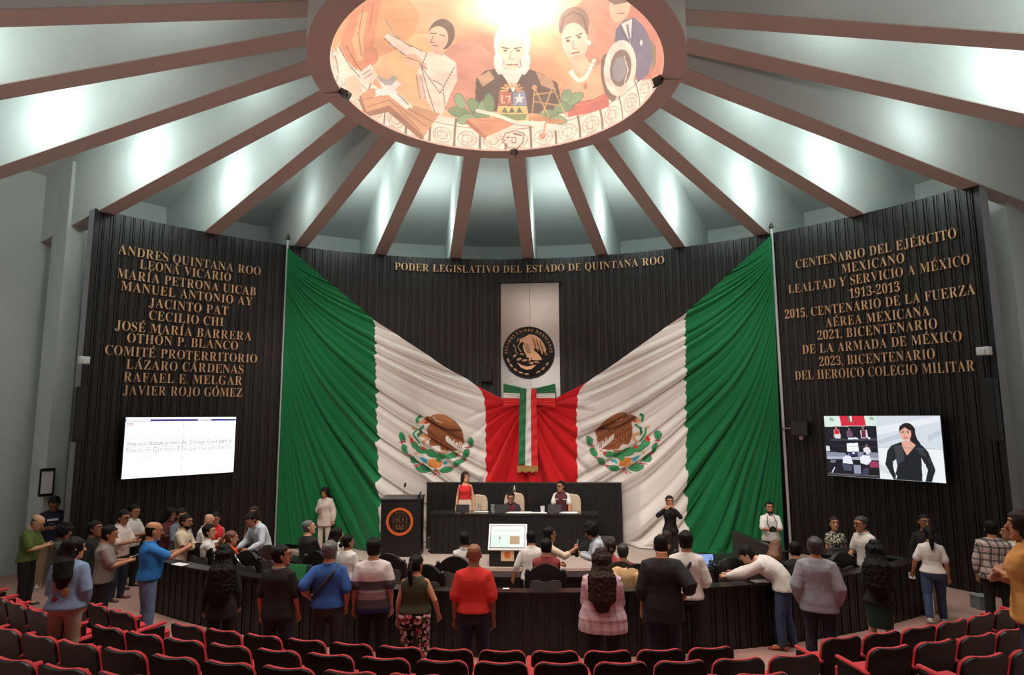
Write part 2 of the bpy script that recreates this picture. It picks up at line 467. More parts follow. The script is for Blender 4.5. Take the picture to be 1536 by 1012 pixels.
    # elderly statesman in a dark coat at the middle
    S += [('p', [(714, 118), (728, 106), (746, 102), (768, 118), (796, 104), (816, 112), (836, 124), (842, 152), (838, 172), (712, 166)], (74, 56, 54)),
          ('p', [(716, 116), (734, 106), (742, 118), (724, 130)], (196, 160, 110)), ('p', [(804, 108), (828, 118), (834, 136), (812, 128)], (190, 150, 104)),
          ('p', [(748, 104), (788, 102), (776, 124), (770, 140), (762, 124)], (244, 240, 234)),
          ('e', (768, 66, 27, 34, 0), (250, 244, 238)), ('e', (767, 76, 21, 30, 0), (244, 206, 176)), ('e', (748, 96, 7, 16, -10), (248, 242, 236)), ('e', (788, 96, 7, 16, 10), (248, 242, 236)),
          ('l', [(753, 71), (763, 73)], 2.2, ink), ('l', [(772, 73), (782, 71)], 2.2, ink), ('e', (758, 76, 3.2, 1.6, 0), (90, 60, 50)), ('e', (777, 76, 3.2, 1.6, 0), (90, 60, 50)),
          ('l', [(767, 76), (764, 88), (771, 89)], 1.3, (170, 110, 90)), ('l', [(760, 97), (776, 97)], 2, (150, 84, 72)), ('l', [(756, 90), (754, 100)], 1, (170, 110, 90)), ('l', [(780, 90), (782, 100)], 1, (170, 110, 90))]
    # woman with pearls
    S += [('p', [(842, 150), (848, 132), (862, 118), (874, 108), (888, 104), (904, 92), (912, 86), (914, 120), (908, 160), (880, 172), (846, 172)], (240, 180, 130)),
          ('p', [(850, 150), (870, 152), (892, 148), (912, 136), (914, 160), (890, 168), (852, 176)], (206, 74, 54)), ('l', [(856, 158), (872, 156)], 1.5, (236, 120, 96)), ('l', [(880, 156), (904, 146)], 1.5, (236, 120, 96)),
          ('e', (861, 36, 23, 26, 15), (148, 106, 84)), ('e', (862, 62, 19.5, 28, -8), (246, 208, 180)), ('p', [(854, 88), (874, 80), (888, 98), (872, 112), (858, 104)], (240, 192, 158)),
          ('l', [(840, 48), (846, 26), (860, 18), (874, 24), (882, 50)], 2.6, (104, 72, 60)), ('l', [(848, 58), (856, 55)], 2, ink), ('l', [(864, 54), (873, 50)], 2, ink), ('e', (852, 61, 3.2, 1.8, -10), (84, 58, 50)), ('e', (869, 56, 3.2, 1.8, -14), (84, 58, 50)),
          ('l', [(860, 60), (860, 73), (865, 73)], 1.2, (180, 110, 90)), ('l', [(858, 80), (868, 78)], 2.4, (176, 70, 62)), ('e', (883, 64, 3.4, 4, 0), (250, 246, 238))]
    for i in range(13):
        t = i/12; S.append(('e', (857+34*t, 103+22*math.sin(PI*t*.95+.25)-10*t, 3.4, 3.4, 0), (250, 244, 234)))
    S += [('e', (878, 130, 3, 5, 0), (206, 130, 60))]
    # man in blue suit
    S += [('p', [(922, 64), (924, 44), (936, 30), (952, 26), (966, 40), (976, 60), (980, 88), (972, 112), (956, 124), (948, 90)], (78, 92, 146)), ('p', [(932, 36), (948, 28), (946, 66)], (236, 232, 230)), ('l', [(941, 38), (945, 62)], 3.4, (96, 110, 146)), ('l', [(930, 40), (946, 70), (952, 34)], 1.6, (52, 62, 104)),
          ('e', (930, 10, 15, 24, 15), (240, 190, 156)), ('e', (926, -8, 18, 14, 0), (120, 84, 66)), ('l', [(921, 6), (928, 5)], 2, ink), ('l', [(934, 4), (940, 2)], 2, ink), ('l', [(926, 20), (936, 20)], 2, (150, 70, 60)), ('e', (962, 64, 2, 4, 0), (240, 240, 230)),
          ('p', [(974, 56), (984, 70), (984, 96), (976, 110), (980, 88)], (120, 118, 66))]
    # stone ring on the right
    S += [('e', (914, 116, 12, 36, -8), (120, 90, 80)), ('e', (930, 102, 24, 42, 6), (238, 228, 220)), ('e', (931, 102, 16, 28, 6), (116, 100, 96)), ('e', (929, 104, 10, 19, 6), (124, 138, 164)), ('l', [(936, 84), (942, 104), (936, 128)], 1.2, (230, 226, 220))]
    # coat of arms, cactus pads, book, quill, scales
    for x, y, rx, ry, an, cc in [(688, 168, 15, 7, 10, 0), (690, 152, 7, 12, -25, 1), (700, 178, 14, 7, -15, 1), (712, 160, 8, 14, -40, 0), (724, 162, 7, 13, 25, 1), (734, 154, 7, 14, -10, 0), (722, 172, 12, 6, 10, 0), (846, 160, 16, 8, -20, 0), (862, 148, 14, 7, -30, 1), (824, 172, 14, 7, 10, 0), (838, 180, 12, 6, 10, 1), (850, 144, 7, 10, 20, 1)]:
        S += [('e', (x, y, rx+1, ry+1, an), (60, 110, 74)), ('e', (x, y, rx, ry, an), (110, 182, 128) if cc else (84, 160, 104))]
    for i in range(9):
        t = -1.4+2.8*i/8; S.append(('l', [(768+7*math.sin(t), 137-7*math.cos(t)), (768+17*math.sin(t), 139-15*math.cos(t))], 2.4, (240, 176, 70)))
    S += [('p', [(749, 138), (768, 138), (768, 158), (747, 158)], (190, 84, 52)), ('p', [(769, 138), (788, 138), (790, 158), (769, 158)], (110, 150, 206)), ('p', [(747, 159), (790, 159), (793, 176), (788, 182), (750, 182), (744, 176)], (236, 208, 90)),
          ('p', [(746, 171), (791, 171), (788, 180), (750, 180)], (110, 160, 84)), ('l', [(753, 143), (753, 154), (758, 154)], 1.8, (240, 220, 170)), ('l', [(760, 145), (765, 144), (763, 154)], 1.8, (240, 220, 170))]
    for x in (757, 768, 779): S.append(('p', [(x-5, 169), (x, 160), (x+5, 169)], (60, 110, 64)))
    star = []
    for i in range(10):
        t = i*PI/5; q = 8.5 if i % 2 == 0 else 3.6; star.append((779+q*math.sin(t), 148-q*math.cos(t)))
    S += [('p', star, (244, 244, 244))]
    S += [('p', [(700, 178), (744, 176), (772, 186), (730, 206)], (222, 140, 76)), ('p', [(700, 178), (730, 204), (728, 210), (698, 184)], (176, 96, 52)), ('p', [(730, 205), (774, 186), (776, 192), (732, 212)], (240, 226, 206)), ('l', [(714, 180), (748, 182)], 1, (190, 110, 60)),
          ('l', [(716, 166), (744, 172), (780, 186), (836, 190)], 5, (244, 236, 228)), ('l', [(744, 178), (780, 188), (836, 192)], 1.2, (150, 130, 120)), ('p', [(780, 180), (836, 186), (844, 196), (808, 194)], (238, 230, 222))]
    for x0, x1 in ((802, 798), (802, 824), (828, 812), (830, 850)):
        S.append(('l', [(x0, 132), (x1, 176)], 1.6, (214, 170, 60)))
    S += [('e', (808, 178, 15, 4, 0), (196, 130, 50)), ('e', (832, 182, 15, 4, 0), (196, 130, 50)), ('l', [(800, 142), (830, 138)], 1.6, (214, 170, 60)), ('l', [(800, 152), (838, 158)], 1.6, (214, 170, 60)), ('e', (802, 131, 4, 4, 0), (214, 160, 60)),
          ('e', (814, 204, 4, 5, 0), (196, 116, 60)), ('l', [(818, 186), (814, 204)], 3, (206, 150, 80))]
    paint_first = []
    # band of carved stone blocks along the rim
    ang = np.degrees(np.arctan2(F[:, 0], F[:, 1])); hgt = F[:, 2]-HR
    band = (hgt < .52)
    blk = np.floor((ang+2.5)/11.5); fr = (ang+2.5)/11.5-blk
    front = band & (hgt < .40)
    colb = np.tile(np.array(srgb((244, 236, 228))), (len(F), 1))
    gap = fr < .09
    u = (fr-.545)*2.2*.52; vv = hgt-.20
    rr = np.sqrt((u/.42)**2+(vv/.13)**2)
    line = ((np.abs(rr-1) < .05) | (np.abs(rr-.55) < .06)) & front
    nn = np.sin(u*38+blk*2.1)*np.sin(vv*52+blk*3.7+u*9)
    glyph = front & (rr < 1) & (np.abs(nn) < .07)
    foot = front & (vv < -.135) & (vv > -.17) & (np.abs(u) < .3) & (np.sin(u*70) > .1)
    colb[line | glyph | foot] = srgb((176, 160, 154))
    colb[gap] = srgb((110, 92, 88))
    colb[(hgt > .385) & (hgt < .405) & ~gap] = srgb((170, 150, 140))
    use = band & (np.abs(ang) < 116)
    col[use] = colb[use]
    # carved head in profile at the middle block
    far = F[:, 1] > -.9
    idx = np.where(far)[0]
    sub = col[idx]
    S2 = [s_ for s_ in S]
    head = [(754, 208), (758, 200), (772, 196), (786, 200), (784, 214), (776, 222), (762, 222), (760, 216), (754, 214), (757, 211)]
    S2 += [('p', head, (232, 222, 214)), ('l', head+[head[0]], 1.4, ink), ('l', [(766, 206), (774, 206), (774, 214), (768, 214), (768, 209)], 1.2, ink), ('l', [(770, 200), (782, 203)], 2.4, ink), ('l', [(760, 206), (764, 206)], 1.6, ink)]
    sub = paint(sub, X[idx], Y[idx], S2)
    col[idx] = sub
    # dry-brush variation of the pigment
    br = np.zeros(len(F))
    for _ in range(14):
        k = rng.normal(size=3)*12; br += np.sin(F@k+rng.rand()*6)
    col = np.clip(col*(1+.03*br[:, None]), 0, 1)
    lum = col.mean(1, keepdims=True)
    col = np.clip((lum+(col-lum)*.66)*.78+.15, 0, 1)
    set_paint(me, col)
    o = link('mural', me, vcol_mat('mural_paint', .8))
    tag(o, 'painted dome mural of historic figures, cross and carved stone blocks overhead', 'mural')
build_mural()

# ------------------------------------------------------------------ flags
def emblem(cx, cy, s, mir):
    # drawn in the zoom's own units (1144 px = 130 px); returns painter shapes
    def q(pts): return [(cx+mir*(x-560)*s, cy+(y-500)*s) for x, y in pts]
    S = []
    br, dk, lt, gr, dg, rd, tn, bl, og = (150, 90, 56), (92, 50, 32), (176, 116, 74), (64, 146, 92), (38, 104, 66), (206, 52, 48), (214, 160, 110), (52, 164, 186), (222, 138, 70)
    def P(pts, c): S.append(('p', q(pts), c))
    def L(pts, w, c): S.append(('l', q(pts), w*s, c))
    def E(x, y, rx, ry, a, c): X = q([(x, y)])[0]; S.append(('e', (X[0], X[1], rx*s, ry*s, a*mir), c))
    P([(390, 160), (450, 120), (500, 130), (520, 105), (600, 90), (680, 105), (760, 150), (830, 200), (880, 260), (915, 310), (932, 390), (905, 560), (895, 440), (880, 580), (868, 450), (858, 560), (840, 440), (820, 520), (800, 420), (780, 460), (740, 400), (692, 378), (700, 450), (760, 500), (860, 575), (760, 590), (640, 575), (590, 510), (510, 520), (480, 470), (450, 380), (445, 300), (470, 230), (440, 200)], br)
    P([(390, 160), (440, 135), (520, 190), (600, 240), (720, 290), (900, 290), (910, 320), (760, 330), (620, 290), (520, 240), (460, 200)], dk)
    P([(510, 110), (600, 92), (690, 108), (800, 190), (740, 200), (600, 180), (540, 150)], lt)
    P([(560, 150), (700, 170), (800, 205), (870, 255), (760, 250), (620, 215)], (166, 104, 64))
    L([(530, 135), (575, 185), (640, 205)], 10, (236, 222, 210))
    for x in range(480, 690, 34): L([(x, 300), (x-4, 400), (x+10, 480)], 7, dk)
    for x in range(740, 905, 30): L([(x-30, 330), (x, 420)], 7, dk)
    for i in range(4): L([(640+i*40, 480+i*12), (730+i*34, 560+i*5)], 7, dk)
    E(392, 200, 38, 30, 20, tn); E(425, 205, 22, 18, 0, rd); E(352, 205, 14, 20, 0, tn)
    L([(345, 120), (315, 140), (322, 200)], 38, gr); L([(345, 120), (318, 130)], 20, dg)
    L([(405, 255), (350, 300), (335, 350), (350, 385)], 34, gr); L([(345, 300), (336, 360)], 34, dg)
    L([(370, 375), (430, 390), (440, 440), (400, 475)], 38, tn); L([(278, 300), (285, 370), (320, 430), (345, 470)], 32, gr); E(248, 282, 30, 20, 30, tn)
    for x, y, rx, ry, a in [(280, 505, 62, 38, 50), (375, 570, 75, 42, 15), (505, 615, 82, 48, 20), (640, 655, 78, 38, -15), (765, 645, 62, 36, -5), (600, 690, 36, 46, 0)]:
        E(x, y, rx+5, ry+5, a, dg); E(x, y, rx, ry, a, gr)
    E(240, 440, 26, 38, 0, rd); E(215, 390, 20, 24, 0, tn); E(395, 550, 26, 22, 0, rd); E(825, 632, 24, 26, 0, rd); E(866, 600, 22, 16, -30, tn); E(305, 620, 24, 18, 20, tn)
    L([(600, 600), (700, 600)], 26, lt); L([(410, 480), (410, 520)], 18, tn)
    P([(345, 655), (400, 670), (455, 690), (450, 765), (420, 740), (380, 710)], bl); P([(650, 720), (710, 712), (715, 750), (660, 770)], bl)
    P([(460, 690), (640, 690), (640, 790), (560, 812), (460, 790)], og); E(600, 690, 34, 44, 0, gr); E(385, 755, 28, 24, 0, tn); E(740, 720, 30, 12, -20, (226, 190, 176))
    for side in (-1, 1):
        pts = [(115, 400, 75), (150, 560, 80), (250, 695, 45), (400, 820, 20)] if side < 0 else [(1018, 470, 100), (965, 615, 115), (860, 740, 140), (700, 830, 170)]
        for i, (x, y, a) in enumerate(pts):
            rx = 66 if i < 3 else 80
            E(x, y, rx+3, 43, a, dg); E(x, y, rx, 36, a, gr); E(x+8, y+6, rx*.6, 12, a, (44, 118, 74))
        for x, y in ([(118, 465), (190, 635), (312, 770)] if side < 0 else [(985, 535), (925, 690), (790, 795)]):
            L([(x-35, y), (x+35, y)], 14, (170, 40, 72)); L([(x, y-25), (x, y+25)], 14, (170, 40, 72))
    L([(560, 830), (520, 900)], 18, rd); L([(560, 830), (610, 890)], 18, rd); L([(555, 820), (480, 890)], 12, dg); L([(570, 820), (640, 860)], 12, dg); L([(565, 830), (570, 880)], 10, rd)
    return S

def build_flag(side):
    nu, nv = 430, 470
    if side < 0:
        top = [(0, 431.5, 371, 7.62), (1/3, 562, 480, 8.2), (2/3, 697, 569, 9.0), (.84, 752, 597, 9.45), (1, 796, 603, 9.5)]
        bot = [aty(413.5, 815, 7.62), at(531, 822, .22), at(570, 829, .215), Vector((-3.12, 8.2, .22)), Vector((-2.72, 8.95, .22)), Vector((-1.2, 9.0, .22)), Vector((.1, 9.0, .22))]
        bu = [0, .235, 1/3, .43, .47, 2/3, 1]
        ezones = emblem(590+560/8.8, 610+500/8.8, 1/8.8, 1)
        xp = 431
    else:
        top = [(0, 1157.5, 352, 7.72), (1/3, 1028, 470, 8.3), (2/3, 888, 569, 9.0), (.84, 833, 597, 9.45), (1, 792, 603, 9.5)]
        bot = [aty(1177, 834, 7.62), at(1098, 832, .22), at(1031, 827, .215), Vector((2.86, 8.15, .22)), Vector((2.42, 8.95, .22)), Vector((1.35, 9.0, .22)), Vector((0, 9.0, .22))]
        bu = [0, .18, 1/3, .46, .51, 2/3, 1]
        ezones = emblem(870+(1144-560)/8.8, 605+524/8.8, 1/8.8, -1)
    u = np.linspace(0, 1, nu); v = np.linspace(0, 1, nv)
    tp = [aty(x, y, Y) for _, x, y, Y in top]; tu = [t[0] for t in top]
    T = np.stack([np.interp(u, tu, [p[i] for p in tp]) for i in range(3)], -1)
    # a slight sag of the upper hem between the pole and the knot
    B = np.stack([np.interp(u, bu, [p[i] for p in bot]) for i in range(3)], -1)
    def smooth(A):
        for _ in range(8): A[1:-1] = .25*A[:-2]+.5*A[1:-1]+.25*A[2:]
        return A
    T, B = smooth(T), smooth(B)
    kx = np.clip((u-.5)/.16, 0, 1); kx = kx*kx*(3-2*kx)
    h = np.zeros((nv, nu, 3))
    v2 = v[:, None]
    fast = (1-np.exp(-v2/.05))/(1-math.exp(-1/.05))
    hx = v2*(1-kx)+fast*kx
    P = np.zeros((nv, nu, 3))
    P[..., 0] = T[:, 0]+(B[:, 0]-T[:, 0])*hx
    P[..., 1] = T[:, 1]+(B[:, 1]-T[:, 1])*v2
    P[..., 2] = T[:, 2]+(B[:, 2]-T[:, 2])*v2
    # belly between pole and knot towards the audience
    U = np.broadcast_to(u, (nv, nu)); Vv = np.broadcast_to(v2, (nv, nu))
    d = np.abs(P[..., 0]-T[0, 0]); hh = T[0, 2]-P[..., 2]
    t = np.log((hh+.20)/(d+.22)**.47)
    rng = np.random.RandomState(5 if side < 0 else 9)
    warp = sum(rng.uniform(.4, 1)*np.sin(P[..., 0]*rng.uniform(.4, 1.6)+P[..., 2]*rng.uniform(.4, 1.6)+rng.rand()*6) for _ in range(5))
    fq = 11.5
    ph = 2*PI*fq*t+warp*.75
    amp = .55+.45*np.sin(ph*.31+warp*.8)
    def prof(p): return np.sin(p)+.42*np.sin(2*p+.7)+.16*np.sin(3*p+1.9)+.45*np.sin(p*.5+1.1)
    grad = np.sqrt((1/(hh+.20))**2+(.47/(d+.22))**2)
    lam = 1/(fq*grad)
    A1 = np.minimum(.15, .27*lam)*amp
    D1 = A1*prof(ph)
    # fan of folds from the knot in the red part
    xk, zk = T[-1, 0], T[-1, 2]-.05
    dx, dz = P[..., 0]-xk, zk-P[..., 2]
    ang = np.arctan2(dx, np.maximum(dz, -.2)+.15); rr = np.sqrt(dx*dx+dz*dz)
    ph2 = 26*ang+1.2*np.sin(rr*1.3+warp*.5)+warp*.5
    A2 = np.minimum(.11, .045*rr+.012)*(.6+.4*np.sin(ph2*.37))
    D2 = A2*prof(ph2)
    wgt = np.clip((U-.60)/.12, 0, 1)*np.clip((Vv-.01)/.12, 0, 1)
    D = D1*(1-wgt)+D2*wgt
    D *= np.clip(U/.02, .15, 1)*np.clip((1.0-Vv)/.02, .5, 1)
    Q = P.copy()
    Q[..., 1] -= D
    Q[..., 0] += side*.25*D
    fr = P.reshape(-1, 3)
    col = np.zeros((nv*nu, 3))
    uu = U.ravel()+.0015*np.sin(ph.ravel()*2)
    g, wh, r = [np.array(srgb(c)) for c in ((14, 106, 58), (226, 217, 211), (204, 20, 28))]
    col[:] = wh; col[uu < 1/3] = g; col[uu > 2/3] = r
    X, Y = pix(fr)
    box = (uu > .34) & (uu < .66)
    sub = paint(col[box], X[box], Y[box], ezones); col[box] = sub
    me = grid_mesh('flag_cloth', Q); set_paint(me, col)
    o = link('flag', me, FLAGM)
    return o
FLAGM = vcol_mat('flag_cloth', .72, sheen=.15)
tag(build_flag(-1), 'huge draped tricolour flag with eagle emblem, gathered from the left pole', 'flag', 'pair of giant flags tied at the middle')
tag(build_flag(1), 'huge draped tricolour flag with eagle emblem, gathered from the right pole', 'flag', 'pair of giant flags tied at the middle')

GREENC = mat('green_cloth', srgb((36, 112, 70)), .7, sheen=.2); WHITEC = mat('white_cloth', srgb((228, 222, 216)), .7, sheen=.2); REDC = mat('red_cloth', srgb((214, 28, 30)), .7, sheen=.2)
def build_sash():
    Y = 9.05
    o0 = aty(793, 590, Y)
    t = thing('ceremonial_sash', 'green, white and red sash with gold fringe hanging over the knot of the flags', 'sash', o0)
    def pt(x, y, yo=0): return aty(x, y, Y)-o0+Vector((0, yo, 0))
    rng = random.Random(2)
    def strip(name, mt, px0, px1, pyt, pyb, bx0, bx1):
        nv, nu = 60, 8; P = np.zeros((nv, nu, 3))
        for i in range(nv):
            f = i/(nv-1)
            for j in range(nu):
                g = j/(nu-1)
                x = (px0+(px1-px0)*g)*(1-f)+(bx0+(bx1-bx0)*g)*f
                p = pt(x, pyt+(pyb-pyt)*f, -.02+.018*math.sin(f*21+x*.5)+.012*math.sin(f*47+x*.23)); P[i, j] = p
        s = link(name, grid_mesh(name, P), mt, t)
        md = s.modifiers.new('s', 'SOLIDIFY'); md.thickness = .012
    strip('green_stripe', GREENC, 780, 789.6, 583, 697, 777.5, 787.5)
    strip('white_stripe', WHITEC, 789.6, 796.5, 583, 699, 787.5, 797)
    strip('red_stripe', REDC, 796.5, 804.5, 583, 699, 797, 807)
    # bow band
    def band(name, mt, y0a, y0b, y1a, y1b):
        for s in (-1, 1):
            nv, nu = 14, 24; P = np.zeros((nv, nu, 3))
            for j in range(nu):
                g = j/(nu-1); x = 794+s*(3+36*g)
                for i in range(nv):
                    f = i/(nv-1); y = (y0a+(y0b-y0a)*f)*(1-g)+(y1a+(y1b-y1a)*f)*g
                    P[i, j] = pt(x, y, .05+.02*math.sin(i*1.5+g*3)*(1-g*.4))
            q = link(name, grid_mesh(name, P), mt, t); md = q.modifiers.new('s', 'SOLIDIFY'); md.thickness = .012
    band('bow_green', GREENC, 583, 590, 575, 589); band('bow_white', WHITEC, 590, 597, 589, 598); band('bow_red', REDC, 596, 606, 597, 611)
    mb = MB(); rs = []
    for i in range(40):
        x = 776+31*i/39; w = .012*math.sin(i*1.1)
        rs.append([pt(x, 698, -.045+w), pt(x, 698, .01+w), pt(x, 707.5+1.0*math.sin(i*.5), .01+w), pt(x, 707.5+1.0*math.sin(i*.5), -.045+w)])
    mb.rings(rs); mb.build('gold_fringe', mat('gold_fringe', (.42, .24, .07), .6, var=.4, vscale=60), t)
build_sash()
# ------------------------------------------------------------------ lettering
_glyph = {}
BOLD = {}
for i in range(26): BOLD[chr(65+i)] = chr(0x1D400+i)
for i in range(10): BOLD[str(i)] = chr(0x1D7CE+i)
ACC = {'Á': 'A', 'É': 'E', 'Í': 'I', 'Ó': 'O', 'Ú': 'U'}
def glyph(ch, depth=.10, thin=-.009):
    key = (ch, depth, thin)
    if key in _glyph: return _glyph[key]
    base = ACC.get(ch, ch)
    cu = bpy.data.curves.new('g', 'FONT'); cu.body = BOLD.get(base, base); cu.size = 1; cu.extrude = depth/2; cu.offset = thin; cu.resolution_u = 3
    ob = bpy.data.objects.new('g', cu); C.objects.link(ob)
    dg = bpy.context.evaluated_depsgraph_get()
    me = bpy.data.meshes.new_from_object(ob.evaluated_get(dg))
    bpy.data.objects.remove(ob)
    me.name = 'letter'
    if ch in ACC:
        xs = [v.co.x for v in me.vertices]; cx = (min(xs)+max(xs))/2
        mb = MB(); mb.v = [tuple(v.co) for v in me.vertices]; mb.f = [tuple(p.vertices) for p in me.polygons]
        p = [(cx-.03, .66), (cx+.04, .66), (cx+.19, .86), (cx+.07, .86)]
        n = 4; mb.add([(x, y, -depth/2) for x, y in p]+[(x, y, depth/2) for x, y in p], [(3, 2, 1, 0), (4, 5, 6, 7)]+[(i, (i+1) % 4, 4+(i+1) % 4, 4+i) for i in range(4)])
        me = bpy.data.meshes.new('letter'); me.from_pydata(mb.v, [], mb.f); me.update()
    xs = [v.co.x for v in me.vertices]
    _glyph[key] = (me, min(xs), max(xs)); return _glyph[key]

def layout(text, total, cap):
    # returns [(char, centre offset along the line, x scale, glyph centre)]
    items = []; x = 0; gap = .10; space = .34
    for ch in text:
        if ch == ' ': x += space; continue
        me, a, b = glyph(ch); items.append([ch, x, a, b]); x += (b-a)+gap
    W = x-gap; k = total/W; out = []
    for ch, x0, a, b in items: out.append((ch, (x0+(b-a)/2-W/2)*k, k, (a+b)/2))
    return out

def wall_line(text, p0, p1, label, cap=.225):
    f0, z0 = wallhit(*p0); f1, z1 = wallhit(*p1)
    fm, zm = (f0+f1)/2, (z0+z1)/2
    total = abs(f1-f0)*RW
    base = wallpt(fm, zm-cap/2, .06)
    t = thing('inscription', label, 'inscription', base, -fm, 'gold inscriptions on the slatted wall')
    R0 = Matrix.Rotation(fm, 4, 'Z')
    for ch, s, k, gc in layout(text, total, cap):
        ph = fm+s/RW
        P = wallpt(ph, zm-cap/2, .06)
        me = glyph(ch)[0]
        o = bpy.data.objects.new('letter', me); C.objects.link(o); o.parent = t
        if not me.materials: me.materials.append(GOLD)
        L = R0 @ (P-base)
        o.matrix_local = Matrix.Translation(L) @ Matrix.Rotation(-(ph-fm), 4, 'Z') @ Matrix.Rotation(PI/2, 4, 'X') @ Matrix.Diagonal((k, cap/.68, .4, 1)) @ Matrix.Translation((-gc, 0, 0))
ORD = ['topmost', 'second', 'third', 'fourth', 'fifth', 'sixth', 'seventh', 'eighth', 'ninth', 'tenth', 'eleventh', 'lowest']
left = [('ANDRES QUINTANA ROO', 176, 374, 390, 407), ('LEONA VICARIO', 208, 397, 345.5, 416), ('MARÍA PETRONA UICAB', 174, 410, 382.6, 437), ('MANUEL ANTONIO AY', 180, 429, 377.6, 452),
        ('JACINTO PAT', 222, 454, 341, 466), ('CECILIO CHI', 222, 473, 334, 483), ('JOSÉ MARÍA BARRERA', 171, 487, 376, 505), ('OTHÓN P. BLANCO', 189, 506, 356, 519),
        ('COMITÉ PROTERRITORIO', 156, 522, 384.5, 540), ('LÁZARO CÁRDENAS', 188, 544, 364, 555.5), ('RAFAEL E. MELGAR', 184, 562, 362, 573.6), ('JAVIER ROJO GÓMEZ', 183, 582, 362, 591)]
for i, (tx, x0, y0, x1, y1) in enumerate(left):
    wall_line(tx, (x0, y0), (x1, y1), ORD[i]+' of the twelve lines of gold letters on the left wall panel')
right = [('CENTENARIO DEL EJÉRCITO', 1195, 397.5, 1437, 348.7), ('MEXICANO', 1264, 403.7, 1358.6, 387), ('LEALTAD Y SERVICIO A MÉXICO', 1184, 435, 1457, 388), ('1913-2013', 1276, 441.6, 1351.5, 429),
         ('2015, CENTENARIO DE LA FUERZA', 1179, 473, 1465, 432), ('AÉREA MEXICANA', 1240, 484, 1396.6, 466), ('2021, BICENTENARIO', 1228, 504, 1408, 484), ('DE LA ARMADA DE MÉXICO', 1205, 525.5, 1445, 502),
         ('2023, BICENTENARIO', 1230.6, 543.5, 1404.6, 529), ('DEL HEROICO COLEGIO MILITAR', 1194, 566, 1464, 544.5)]
ORD2 = ORD[:9]+['lowest']
for i, (tx, x0, y0, x1, y1) in enumerate(right):
    wall_line(tx, (x0, y0), (x1, y1), ORD2[i]+' of the ten lines of gold letters on the right wall panel')
wall_line('PODER LEGISLATIVO DEL ESTADO DE QUINTANA ROO', (592, 399), (997, 391), 'single long line of gold letters high above the metal plaque')

